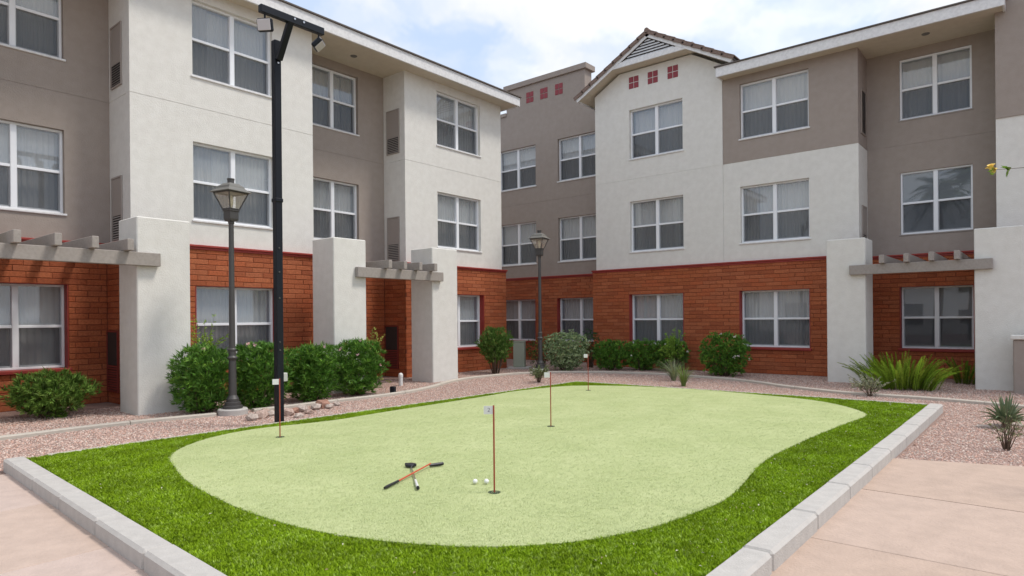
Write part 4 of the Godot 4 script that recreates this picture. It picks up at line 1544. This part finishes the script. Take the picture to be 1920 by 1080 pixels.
func twig_plant(called: String, label: String, at: Vector3, h: float, w: float, n: int, leaves: int, c: Color, sd: int, ln := 0.025, lw := 0.008) -> void:
	rng.seed = sd * 41
	var t := thing(called, label, "plant", at)
	var st := MB.new()
	var fol := MB.new()
	for i in n:
		var a := rng.randf() * TAU
		var d := Vector3(cos(a), 0, sin(a))
		var out := w * rng.randf_range(0.3, 1.0)
		var hh := h * rng.randf_range(0.6, 1.05)
		var p0 := d * 0.02 + Vector3(0, -0.02, 0)
		var p1 := d * out * 0.35 + Vector3(rng.randf_range(-0.03, 0.03), hh * 0.5, rng.randf_range(-0.03, 0.03))
		var p2 := d * out + Vector3(0, hh, 0)
		st.tube([p0, p1, p2], [0.006, 0.0045, 0.002], 5, false)
		for j in 2:
			var b := p0.lerp(p1, 0.7).lerp(p2, rng.randf() * 0.6)
			var e := b + (d + rand_dir() * 0.9 + Vector3.UP * 0.6).normalized() * h * rng.randf_range(0.15, 0.35)
			st.tube([b, e], [0.003, 0.0015], 4, false)
			for k in leaves:
				var q := b.lerp(e, rng.randf())
				sprig(fol, q, (d + Vector3.UP + rand_dir()).normalized(), 1, ln, lw, 0.7, c)
		for k in leaves:
			var q := p1.lerp(p2, rng.randf())
			sprig(fol, q, (d + Vector3.UP + rand_dir()).normalized(), 2, ln, lw, 0.8, c)
	part("stems", st, M.bark, t)
	part("leaves", fol, M.leaf_soft, t)

func flowering_tree() -> void:
	# stands outside the frame on the right; one spray of yellow bells reaches in
	rng.seed = 4242
	var t := thing("flowering_tree", "slender branch with yellow trumpet flowers reaching in at the picture's edge", "tree", Vector3(2.9, 0, -8.6))
	var st := MB.new()
	st.tube([Vector3(0, -0.1, 0), Vector3(0.05, 1.0, 0.05), Vector3(-0.05, 2.0, 0)], [0.07, 0.06, 0.045], 8)
	var tips := []
	for e in [Vector3(-1.6, 2.85, 0.35), Vector3(0.6, 3.4, 0.5), Vector3(0.3, 3.6, -0.7), Vector3(1.0, 3.0, -0.2), Vector3(-0.3, 3.7, 0.2)]:
		st.tube([Vector3(-0.05, 1.95, 0), Vector3(-0.05, 1.95, 0).lerp(e, 0.5) + Vector3(0, 0.25, 0), e], [0.035, 0.022, 0.01], 6)
		tips.append(e)
	# the reaching spray
	var tip := Vector3(-0.44, 3.06, -8.2) - Vector3(2.9, 0, -8.6)
	st.tube([tips[0], tips[0].lerp(tip, 0.5) + Vector3(0, 0.06, 0), tip], [0.009, 0.005, 0.002], 5)
	part("trunk", st, M.bark, t)
	var fol := MB.new()
	for e in tips:
		for i in 60:
			var p: Vector3 = e + rand_dir() * rng.randf() * 0.55
			if e == tips[0]: p = e + rand_dir() * rng.randf() * 0.3
			sprig(fol, p, (rand_dir() + Vector3.UP * 0.6).normalized(), 5, 0.08, 0.025, 0.9, Color(0.1, 0.2, 0.03))
	for u in [0.35, 0.55, 0.72, 0.8, 0.93, 1.0]:
		var p: Vector3 = tips[0].lerp(tip, u) + Vector3(0, 0.06 * 4 * u * (1 - u), 0)
		sprig(fol, p + Vector3(0, -0.015, 0), (Vector3(-0.6, -0.2, 0.3) + rand_dir() * 0.7).normalized(), 8, 0.075, 0.032, 0.9, Color(0.2, 0.33, 0.05))
	part("crown", fol, M.leaf, t)
	for u in [0.75, 0.78, 0.99, 1.0, 1.02]:
		var mb := MB.new()
		var p: Vector3 = tips[0].lerp(tip, u) + rand_dir() * 0.02
		mb.t = Transform3D(Basis(Quaternion(Vector3.UP, (Vector3(-0.4, 0.3, 0.6) + rand_dir() * 0.6).normalized())), p)
		mb.lathe([[0.005, 0.0], [0.01, 0.02], [0.018, 0.04], [0.038, 0.055]], 8)
		mb.col = Color(0.85, 0.6, 0.12)
		for i in mb.c.size(): mb.c[i] = Color(0.85, 0.62, 0.16)
		part("flower", mb, M.petal, t)

func palm(label: String, at: Vector3, h: float, sd: int) -> void:
	# behind the camera: the windows of the shaded recess mirror it
	rng.seed = sd
	var t := thing("palm_tree", label, "tree", at, 0.0, "palms mirrored in the windows")
	var tr := MB.new()
	var path := []
	var rad := []
	for i in 12:
		path.append(Vector3(0.25 * sin(i * 0.25), -0.2 + h * i / 11.0, 0.1 * i / 11.0))
		rad.append(0.22 - 0.06 * i / 11.0 + 0.012 * (i % 2))
	tr.tube(path, rad, 10)
	part("trunk", tr, M.bark, t)
	var cr := MB.new()
	for i in 34:
		var a := i * 2.39996
		var el := lerpf(1.2, -0.7, i / 33.0)
		var d := Vector3(cos(a), 0, sin(a))
		var prev: Vector3 = path[11]
		var l := rng.randf_range(1.7, 2.3)
		for k in 14:
			var u := (k + 1) / 14.0
			var p: Vector3 = path[11] + d * l * u * cos(el) + Vector3(0, l * u * sin(el) - 1.1 * u * u, 0)
			var s := Vector3(-d.z, 0, d.x)
			cr.col = shade(Color(0.09, 0.13, 0.04))
			for sg in [-1.0, 1.0]:
				cr.leaf(prev, (s * sg + (p - prev).normalized() * 0.8 + Vector3(0, -0.25, 0)).normalized(), (p - prev).normalized(), 0.62 * (1.1 - u * 0.7), 0.07, 0.1, 0.2)
			cr.tri(prev - s * 0.015, prev + s * 0.015, p, Vector3.UP)
			prev = p
	part("crown", cr, M.leaf_soft, t)

func plants() -> void:
	var dark := Color(0.1, 0.225, 0.03)
	var young := Color(0.19, 0.36, 0.05)
	var ol := {"color": dark, "young": young, "dry": Color(0.25, 0.15, 0.05), "k": 11, "ln": 0.108, "w": 0.0155, "square": 4.0, "shell": 0.34, "rough": 0.18, "n": 950, "lift": 0.9, "spread": 0.8, "foot": 0.9, "stems": 26, "cat": "shrub", "group": "clipped oleander hedge"}
	var hedge := [["clipped oleander bush touching the broad front pillar beside the lamp post", -11.28, -5.2, 0.46, 0.43, 1.12, 2], ["clipped oleander bush between the lamp post and the tall black pole", -11.2, -6.2, 0.44, 0.47, 1.15, 3], ["clipped oleander bush just beyond the tall black pole", -11.22, -7.3, 0.42, 0.44, 1.05, 1], ["clipped oleander bush at the pergola end of the hedge with pink blooms", -11.3, -8.45, 0.44, 0.54, 1.12, 6]]
	for i in 4:
		var k = hedge[i]
		var o := ol.duplicate()
		o.seed = i + 2
		o.flowers = k[6]
		bush("oleander", k[0], Vector3(k[1], 0, k[2]), k[3], k[4], k[5], o)
	var sh := ol.duplicate()
	sh.group = ""
	bush("feathery_shrub", "low feathery shrub under the ground floor window at the picture's edge", Vector3(-12.95, 0, -3.42), 0.62, 0.6, 0.75, {"seed": 21, "color": Color(0.14, 0.24, 0.045), "young": Color(0.25, 0.36, 0.09), "k": 10, "ln": 0.1, "w": 0.007, "n": 900, "lift": 0.5, "shell": 0.4, "rough": 0.4, "spread": 0.65, "droop": 0.3, "square": 2.1, "mat": M.leaf_soft})
	bush("wispy_shrub", "rounded wispy green shrub on bare stems beside the pale utility cabinet", Vector3(-12.35, 0, -14.1), 0.46, 0.46, 1.3, {"seed": 22, "color": Color(0.11, 0.21, 0.045), "young": Color(0.24, 0.36, 0.1), "k": 10, "ln": 0.095, "w": 0.014, "n": 900, "low": 0.3, "lift": 1.2, "shell": 0.36, "rough": 0.3, "spread": 0.5, "stem_r": 0.018, "stems": 22, "mat": M.leaf_soft})
	bush("green_shrub", "small dark green shrub behind the pale utility cabinet", Vector3(-12.75, 0, -16.75), 0.42, 0.42, 0.95, {"seed": 23, "color": Color(0.05, 0.12, 0.02), "young": young, "k": 7, "ln": 0.06, "w": 0.016, "n": 260, "rough": 0.3})
	bush("sage_bush", "silvery green sage bush behind the farther lamp post", Vector3(-11.25, 0, -16.05), 0.68, 0.6, 1.16, {"seed": 24, "color": Color(0.26, 0.35, 0.17), "young": Color(0.43, 0.52, 0.29), "pale": 0.4, "k": 10, "ln": 0.06, "w": 0.024, "n": 1500, "lift": 1.5, "rough": 0.34, "spread": 0.9, "mat": M.leaf_soft, "square": 2.6})
	bush("green_shrub", "narrow dark evergreen against the brick corner beside the sage bush", Vector3(-11.35, 0, -17.55), 0.36, 0.36, 1.25, {"seed": 25, "color": Color(0.03, 0.09, 0.02), "young": Color(0.05, 0.13, 0.03), "k": 7, "ln": 0.06, "w": 0.018, "n": 260, "square": 1.7})
	for k in [["clipped dark bush under the gable window, next to the brick corner", -10.25, -17.0, 0.47, 0.87, 26, 0], ["clipped dark bush under the gable window, middle of the three", -9.5, -17.45, 0.48, 0.9, 27, 1], ["bush with pale new shoots at the end of the gable window", -8.6, -17.65, 0.46, 0.92, 28, 1]]:
		var o := sh.duplicate()
		o.seed = k[5]
		o.flowers = k[6]
		o.square = 3.2
		o.n = 560
		o.ln = 0.085
		o.w = 0.024
		o.bloom = Color(0.8, 0.76, 0.7)
		bush("flowering_bush", k[0], Vector3(k[1], 0, k[2]), k[3], 0.42, k[4], o)
	var o2 := sh.duplicate()
	o2.merge({"seed": 30, "flowers": 6, "n": 760, "ln": 0.085, "w": 0.024, "square": 3.4, "bloom": Color(0.82, 0.74, 0.7)}, true)
	bush("flowering_bush", "dark glossy bush with white blooms beside the shaded pillar window", Vector3(-6.75, 0, -17.0), 0.6, 0.52, 1.1, o2)
	twig_plant("sapling", "young yellow green sapling rising behind the hedge by the pillar", Vector3(-12.0, 0, -5.5), 1.62, 0.34, 13, 26, Color(0.27, 0.4, 0.05), 3, 0.075, 0.02)
	twig_plant("sapling", "pale leafy shoot showing above the hedge before the pergola", Vector3(-11.85, 0, -9.25), 1.32, 0.2, 8, 22, Color(0.36, 0.38, 0.09), 5, 0.075, 0.02)
	twig_plant("sapling", "bright green shoots rising through the bush at the gable window", Vector3(-8.35, 0, -17.35), 1.22, 0.26, 14, 30, Color(0.23, 0.38, 0.06), 7, 0.07, 0.026)
	twig_plant("desert_weed", "small dark twiggy plant in the gravel near the farther lamp post", Vector3(-9.75, 0, -12.75), 0.42, 0.36, 34, 16, Color(0.2, 0.25, 0.11), 9, 0.045, 0.008)
	twig_plant("desert_weed", "grey leafy weed in front of the foxtail ferns", Vector3(-2.75, 0, -14.3), 0.42, 0.42, 26, 16, Color(0.36, 0.38, 0.25), 11, 0.036, 0.016)
	twig_plant("desert_weed", "bare twiggy seedling in the gravel beside the walkway", Vector3(-0.42, 0, -9.55), 0.46, 0.2, 15, 5, Color(0.28, 0.32, 0.16), 13, 0.032, 0.009)
	grass_clump("grey green arching grass clump in front of the flowering bushes", Vector3(-7.25, 0, -15.0), 170, 0.62, 0.5, Color(0.26, 0.3, 0.17), 5)
	grass_clump("short bright grass clump at the far edge of the turf", Vector3(-6.5, 0, -13.95), 150, 0.54, 0.3, Color(0.2, 0.28, 0.08), 6)
	fern("large bright foxtail fern in front of the shaded pergola", Vector3(-2.5, 0, -16.1), 1.12, 0.62, 120, 0.85, Color(0.27, 0.42, 0.035), 3)
	fern("small dark foxtail fern in the pergola's shade", Vector3(-1.55, 0, -18.0), 0.45, 0.3, 20, 0.72, Color(0.22, 0.35, 0.035), 4)
	agave()
	flowering_tree()
	palm("tall fan palm mirrored in the uncurtained upper window of the recess", Vector3(-5.2, 0, 5.5), 9.0, 71)
	palm("taller fan palm mirrored in the top window of the recess", Vector3(-3.9, 0, 9.5), 10.6, 72)

# ---------------------------------------------------------------- street furniture
func lantern(label: String, at: Vector3, s: float) -> void:
	var t := thing("lamp_post", label, "lamp post", at, deg_to_rad(12.0), "lantern lamp posts in the beds")
	t.scale = Vector3.ONE * s
	var mb := MB.new()
	mb.lathe([[0.0, -0.1], [0.24, -0.1], [0.24, 0.09], [0.225, 0.105], [0.0, 0.105]], 28)
	part("footing", mb, M.kerb, t)
	mb = MB.new()
	mb.lathe([[0.16, 0.105], [0.16, 0.15], [0.13, 0.16], [0.13, 0.21], [0.1, 0.22], [0.1, 0.27], [0.088, 0.29], [0.066, 0.33], [0.06, 0.92], [0.08, 0.95], [0.086, 0.97], [0.072, 0.985], [0.06, 1.0], [0.058, 1.08], [0.068, 1.09], [0.068, 1.11], [0.05, 1.13]], 20)
	part("base", mb, M.lamp_metal, t)
	mb = MB.new()
	mb.lathe([[0.05, 1.13], [0.041, 3.24], [0.05, 3.25], [0.05, 3.29]], 20)
	part("pole", mb, M.lamp_metal, t)
	mb = MB.new()
	var q := PI / 4.0
	mb.lathe([[0.0, 3.285], [0.1, 3.29], [0.118, 3.33], [0.118, 3.45], [0.135, 3.46], [0.135, 3.49], [0.0, 3.49]], 4, q, true)
	part("lantern_base", mb, M.lamp_metal, t)
	mb = MB.new()
	for k in 4:
		var w0 := q + TAU * k / 4
		var w1 := q + TAU * (k + 1) / 4
		var a := Vector3(cos(w0), 0, sin(w0))
		var b := Vector3(cos(w1), 0, sin(w1))
		mb.tube([a * 0.13 + Vector3(0, 3.49, 0), a * 0.275 + Vector3(0, 3.77, 0)], [0.011, 0.011], 6)
		mb.tube([a * 0.272 + Vector3(0, 3.765, 0), b * 0.272 + Vector3(0, 3.765, 0)], [0.011, 0.011], 6)
		mb.tube([a * 0.132 + Vector3(0, 3.495, 0), b * 0.132 + Vector3(0, 3.495, 0)], [0.011, 0.011], 6)
	part("lantern_frame", mb, M.lamp_metal, t)
	for k in 4:
		var w0 := q + TAU * k / 4
		var w1 := q + TAU * (k + 1) / 4
		var a := Vector3(cos(w0), 0, sin(w0))
		var b := Vector3(cos(w1), 0, sin(w1))
		mb = MB.new()
		mb.quad(a * 0.128 + Vector3(0, 3.5, 0), b * 0.128 + Vector3(0, 3.5, 0), b * 0.265 + Vector3(0, 3.76, 0), a * 0.265 + Vector3(0, 3.76, 0), a + b)
		part("pane", mb, M.lamp_glass, t)
	mb = MB.new()
	mb.lathe([[0.02, 3.49], [0.02, 3.56], [0.035, 3.58], [0.04, 3.66], [0.02, 3.72], [0.0, 3.725]], 14)
	part("bulb", mb, M.bulb, t)
	mb = MB.new()
	mb.lathe([[0.0, 3.775], [0.335, 3.775], [0.335, 3.785], [0.24, 3.835], [0.225, 3.85], [0.21, 3.88], [0.12, 3.93], [0.06, 3.935], [0.0, 3.935]], 4, q, true)
	part("lantern_roof", mb, M.lamp_roof, t)
	mb = MB.new()
	mb.lathe([[0.055, 3.93], [0.055, 3.99], [0.06, 3.995], [0.06, 4.015], [0.0, 4.02]], 16)
	part("chimney_cap", mb, M.lamp_metal, t)

func flood_pole() -> void:
	var at := Vector3(-8.95, 0, -5.27)
	var t := thing("floodlight_pole", "tall square black pole with two floodlights on a crossbar", "light pole", at)
	var mb := MB.new()
	mb.cbox(Vector3(-0.053, -0.3, -0.053), Vector3(0.053, 5.8, 0.053), 0.007)
	part("pole", mb, M.pole_black, t)
	mb = MB.new()
	mb.cbox(Vector3(-0.064, 3.37, -0.064), Vector3(0.064, 3.43, 0.064), 0.01)
	part("collar", mb, M.pole_black, t)
	# brace leaning out over the turf
	mb = MB.new()
	var a := Vector3(0.075, 5.5, 0)
	var e := Vector3(0.4, 5.98, 0)
	var d := (e - a).normalized()
	mb.t = Transform3D(Basis(Vector3(d.y, -d.x, 0), d, Vector3(0, 0, 1)), a)
	mb.cbox(Vector3(-0.036, 0, -0.045), Vector3(0.036, (e - a).length(), 0.045), 0.006)
	part("brace", mb, M.pole_black, t)
	mb = MB.new()
	mb.cbox(Vector3(0.35, 5.95, -0.56), Vector3(0.43, 6.06, 0.48), 0.008)
	part("crossbar", mb, M.pole_black, t)
	for k in [[0.436, 6.02, -0.05], [0.436, 6.02, -0.2], [0.058, 5.46, 0.0]]:
		mb = MB.new()
		mb.t = Transform3D(Basis(Vector3(0, 0, 1), -PI / 2), Vector3(k[0] - 0.005, k[1], k[2]))
		mb.lathe([[0.016, 0.0], [0.016, 0.01], [0.0, 0.012]], 6)
		part("bolt", mb, M.bolt, t)
	for y in [2.32, 1.93, 1.27, 1.15, 2.68]:
		mb = MB.new()
		mb.t = Transform3D(Basis(Vector3(0, 0, 1), -PI / 2), Vector3(0.052, y, 0.012))
		mb.lathe([[0.014, 0.0], [0.014, 0.012], [0.0, 0.015]], 6)
		part("bolt", mb, M.lamp_metal, t)
	# floodlights under the ends of the bar
	var heads := [[Vector3(0.39, 5.94, 0.4), Vector3(0.55, -0.25, 0.8)], [Vector3(0.39, 5.94, -0.48), Vector3(0.5, -0.75, -0.45)]]
	for k in heads:
		var fl := group_node("floodlight", t)
		mb = MB.new()
		mb.tube([k[0], k[0] + Vector3(0, -0.08, 0)], [0.014, 0.014], 8)
		part("bracket", mb, M.pole_black, fl)
		var z: Vector3 = k[1].normalized()
		var x := Vector3.UP.cross(z).normalized()
		mb = MB.new()
		mb.t = Transform3D(Basis(x, z.cross(x), z), k[0] + Vector3(0, -0.15, 0))
		mb.cbox(Vector3(-0.11, -0.09, -0.05), Vector3(0.11, 0.09, 0.035), 0.02)
		part("housing", mb, M.pole_black, fl)
		var tr := mb.t
		mb = MB.new()
		mb.t = tr
		mb.cbox(Vector3(-0.095, -0.075, 0.03), Vector3(0.095, 0.075, 0.04), 0.004)
		part("lens", mb, M.flood_glass, fl)
	mb = MB.new()
	mb.cbox(Vector3(-0.05, 0.67, -0.13), Vector3(0.03, 0.8, -0.055), 0.008)
	part("junction_box", mb, M.box_grey, t)

func flag(label: String, at: Vector3, turn: float, digit: String) -> void:
	var t := thing("flagstick", label, "flag", at, 0.0, "putting green flags")
	var mb := MB.new()
	mb.tube([Vector3(0, -0.08, 0), Vector3(0, 0.74, 0)], [0.0075, 0.0075], 10)
	part("stick", mb, M.stick, t)
	var f := group_node("flag", t)
	f.rotation.y = turn
	mb = MB.new()
	mb.cbox(Vector3(-0.085, 0.665, -0.0015), Vector3(0.006, 0.735, 0.0015), 0.0008)
	part("plate", mb, M.flag_white, f)
	if digit:
		var tm := TextMesh.new()
		tm.text = digit
		var sf := SystemFont.new()
		sf.font_names = PackedStringArray(["Droid Sans"])
		tm.font = sf
		tm.font_size = 32
		tm.pixel_size = 0.0014
		tm.depth = 0.0008
		var o := MeshInstance3D.new()
		o.name = "number"
		o.mesh = tm
		o.material_override = M.ink
		o.position = Vector3(-0.04, 0.7, 0.0022)
		f.add_child(o, true)
	mb = MB.new()
	mb.lathe([[0.054, 0.0], [0.054, 0.003], [0.0, 0.0032]], 24)
	part("cup", mb, M.cup, t)

func putters() -> void:
	var y := 0.128
	# red-shafted putter
	var a := Vector3(-4.449, y + 0.012, -3.608)
	var e := Vector3(-4.76, y + 0.02, -4.44)
	var t := thing("putter", "putter with red shaft and black grip lying on the putting green", "golf putter", (a + e) * 0.5, 0.0, "putters crossed on the green")
	a -= t.position
	e -= t.position
	var d := (e - a)
	var mb := MB.new()
	mb.tube([a, a + d * 0.05, a + d * 0.27], [0.011, 0.014, 0.011], 10)
	part("grip", mb, M.grip, t)
	mb = MB.new()
	mb.tube([a + d * 0.27, e + Vector3(0, 0.012, 0)], [0.0085, 0.0075], 8)
	part("shaft", mb, M.shaft_red, t)
	mb = MB.new()
	var hd := Vector3(-0.04, 0, -0.115)
	mb.tube([e + Vector3(0.0, -0.004, 0.01), e + Vector3(0.03, -0.004, -0.07), e + Vector3(0.045, -0.004, -0.13)], [0.016, 0.018, 0.016], 8)
	part("head", mb, M.putter_head, t)
	# silver mallet putter lying under it
	a = Vector3(-4.2, y + 0.016, -3.77)
	e = Vector3(-4.93, y + 0.01, -4.33)
	t = thing("putter", "mallet putter with silver shaft lying crosswise under the red putter", "golf putter", (a + e) * 0.5, 0.0, "putters crossed on the green")
	a -= t.position
	e -= t.position
	d = e - a
	mb = MB.new()
	mb.tube([a, a + d * 0.03], [0.015, 0.015], 10)
	part("grip_cap", mb, M.grip, t)
	mb = MB.new()
	mb.tube([a + d * 0.03, a + d * 0.32], [0.014, 0.0105], 10)
	part("grip", mb, M.white_plastic, t)
	mb = MB.new()
	mb.tube([a + d * 0.32, a + d * 0.9, e + Vector3(0.03, 0.012, 0)], [0.007, 0.006, 0.006], 8)
	part("shaft", mb, M.chrome, t)
	mb = MB.new()
	mb.t = Transform3D(Basis(Vector3.UP, 0.35), e + Vector3(0, 0.008, 0))
	mb.lathe([[0.0, -0.014], [0.052, -0.014], [0.056, -0.006], [0.052, 0.008], [0.03, 0.014], [0.0, 0.015]], 20)
	mb.cbox(Vector3(-0.062, -0.013, -0.01), Vector3(0.062, 0.014, 0.012), 0.004)
	part("head", mb, M.putter_head, t)

func ball(label: String, at: Vector3) -> void:
	# golf ball with dimples
	var mb := MB.new()
	var r := 0.0215
	var seg := 26
	var dirs := []
	for i in 120:
		var yy := 1.0 - 2.0 * (i + 0.5) / 120.0
		var w := i * 2.39996
		dirs.append(Vector3(sqrt(1 - yy * yy) * cos(w), yy, sqrt(1 - yy * yy) * sin(w)))
	for i in seg + 1:
		var th := PI * i / seg
		for j in seg * 2:
			var ph := TAU * j / (seg * 2)
			var d := Vector3(sin(th) * cos(ph), cos(th), sin(th) * sin(ph))
			var near := 9.0
			for q: Vector3 in dirs: near = minf(near, d.distance_squared_to(q))
			mb.v.append(d * (r - 0.0005 * (1.0 - smoothstep(0.0, 0.12, sqrt(near)))))
			mb.n.append(d)
			mb.c.append(Color.WHITE)
	for i in seg:
		for j in seg * 2:
			var a := i * seg * 2 + j
			var b := i * seg * 2 + (j + 1) % (seg * 2)
			mb.ix.append_array(PackedInt32Array([a, a + seg * 2, b + seg * 2, a, b + seg * 2, b]))
	var o := part("golf_ball", mb, M.ball, self)
	o.position = at
	tag(o, label, "golf ball", "golf balls on the green")

func furniture() -> void:
	flood_pole()
	lantern("dark lantern lamp post in front of the hedge beside the tall pole", Vector3(-10.74, 0, -5.46), 1.0)
	lantern("dark lantern lamp post farther off, in front of the sage bush", Vector3(-11.6, 0, -15.25), 1.04)
	flag("nearest white flag with a number, beside the golf balls", Vector3(-3.652, 0.12, -4.14), deg_to_rad(40), "2")
	flag("white flag standing in the middle of the putting green", Vector3(-5.257, 0.12, -7.135), deg_to_rad(40), "")
	flag("white flag at the far end of the putting green", Vector3(-7.237, 0.12, -11.108), deg_to_rad(40), "")
	flag("white flag standing in line with the tall black pole", Vector3(-7.519, 0.12, -4.435), deg_to_rad(60), "")
	putters()
	ball("white golf ball farther from the numbered flag", Vector3(-3.964, 0.147, -4.236))
	ball("white golf ball next to the numbered flag", Vector3(-3.886, 0.147, -4.3))
	# low wall at the picture's edge
	var t := thing("low_wall", "low grey stucco wall with a cap beside the shaded pillar", "wall", Vector3(0.2, 0, -16.4))
	var mb := MB.new()
	mb.cbox(Vector3(-0.8, -0.2, -0.25), Vector3(2.6, 1.08, 0.0), 0.02)
	part("wall", mb, M.stucco_taupe, t)
	mb = MB.new()
	mb.cbox(Vector3(-0.84, 1.082, -0.29), Vector3(2.6, 1.17, 0.05), 0.015)
	part("cap", mb, M.stucco_pillar, t)
	# utility cabinet on its pad
	t = thing("utility_cabinet", "pale green utility cabinet on a concrete pad behind the wispy shrub", "utility box", Vector3(-13.0, 0, -16.0), deg_to_rad(30))
	mb = MB.new()
	mb.cbox(Vector3(-0.35, -0.05, -0.3), Vector3(0.35, 0.05, 0.3), 0.01)
	part("pad", mb, M.kerb, t)
	mb = MB.new()
	mb.cbox(Vector3(-0.18, 0.05, -0.15), Vector3(0.18, 0.84, 0.15), 0.012)
	part("body", mb, M.cabinet, t)
	mb = MB.new()
	mb.cbox(Vector3(-0.2, 0.842, -0.17), Vector3(0.2, 0.875, 0.17), 0.01)
	part("lid", mb, M.cabinet, t)
	# small things by the pergola
	t = thing("path_light", "small black ground spotlight at the end of the hedge", "spotlight", Vector3(-10.85, 0, -9.05), 0.4)
	mb = MB.new()
	mb.cbox(Vector3(-0.055, 0.03, -0.05), Vector3(0.055, 0.16, 0.05), 0.012)
	part("housing", mb, M.pole_black, t)
	mb = MB.new()
	mb.tube([Vector3(0, -0.05, 0), Vector3(0, 0.04, 0)], [0.012, 0.012], 8)
	part("stake", mb, M.pole_black, t)
	t = thing("standpipe", "white capped standpipe at the foot of the hedge by the pergola", "pipe", Vector3(-12.0, 0, -10.25))
	mb = MB.new()
	mb.lathe([[0.05, -0.05], [0.05, 0.2], [0.056, 0.205], [0.056, 0.26], [0.045, 0.29], [0.02, 0.31], [0.0, 0.312]], 16)
	part("pipe", mb, M.white_plastic, t)
	# stones heaped at the foot of the pole
	var spots := [[472, 786, 0.1], [490, 782, 0.12], [508, 778, 0.09], [541, 777, 0.11], [552, 772, 0.09], [566, 770, 0.11], [580, 774, 0.08], [592, 766, 0.1], [604, 763, 0.13], [618, 764, 0.08], [497, 772, 0.08], [560, 781, 0.07], [632, 759, 0.07]]
	var words := ["flat pale", "rounded pink", "small buff", "angular pink", "small reddish", "broad buff", "small pink", "angular buff", "largest reddish", "little pale", "little pink", "tiny buff", "tiny pale"]
	for i in spots.size():
		var k = spots[i]
		var g := ground_point(k[0], k[1], 0.02)
		var rk := pebble(300 + i, Vector3(k[2] * 1.25, k[2] * 0.8, k[2] * 1.05))
		var o := part("rock", rk, M["rock%d" % [1, 0, 1, 0, 2, 1, 0, 1, 2, 1, 0, 1, 1][i]], self)
		o.position = Vector3(g.x, k[2] * 0.45, g.z)
		o.rotation.y = i * 1.3
		tag(o, "%s stone in the heap round the tall black pole's foot" % words[i], "rock", "stones at the foot of the pole")
	for k in [[1846, 802, 0.07, 41], [1868, 800, 0.08, 42], [1905, 799, 0.07, 43]]:
		var g := ground_point(k[0], k[1], 0.0)
		var o := part("rock", pebble(k[3], Vector3(k[2] * 1.6, k[2] * 0.5, k[2])), M.rock1, self)
		o.position = Vector3(g.x, 0.015, g.z)
		tag(o, ["flat stone", "larger flat stone", "pale flat stone"][k[3] - 41] + " in the gravel in front of the aloe", "rock", "stones by the aloe")


func _ready() -> void:
	rng.seed = 1
	setup_view()
	make_materials()
	ground()
	rng.seed = 2
	left_wing()
	corner_block()
	right_wing()
	opposite_building()
	pergola("stucco pergola with taupe beam over the recess at the picture's edge", left_frame(-11.9), [[1.5, 2.38], [4.4, 5.285]], 3.385, [2.06, 4.74], [2.68, 3.19, 3.69, 4.2], -2.48)
	pergola("stucco pergola with taupe beam behind the clipped hedge", left_frame(-11.9), [[8.316, 9.18], [11.215, 12.11]], 3.385, [8.87, 11.5], [9.64, 10.09, 10.57, 11.06], -2.48)
	pergola("shaded stucco pergola behind the foxtail ferns", right_frame(-16.9), [[-4.17, -3.33], [-1.26, -0.42]], 3.41, [-3.65, -0.935], [-2.95, -2.47, -2.0, -1.54], -2.38)
	furniture()
	plants()
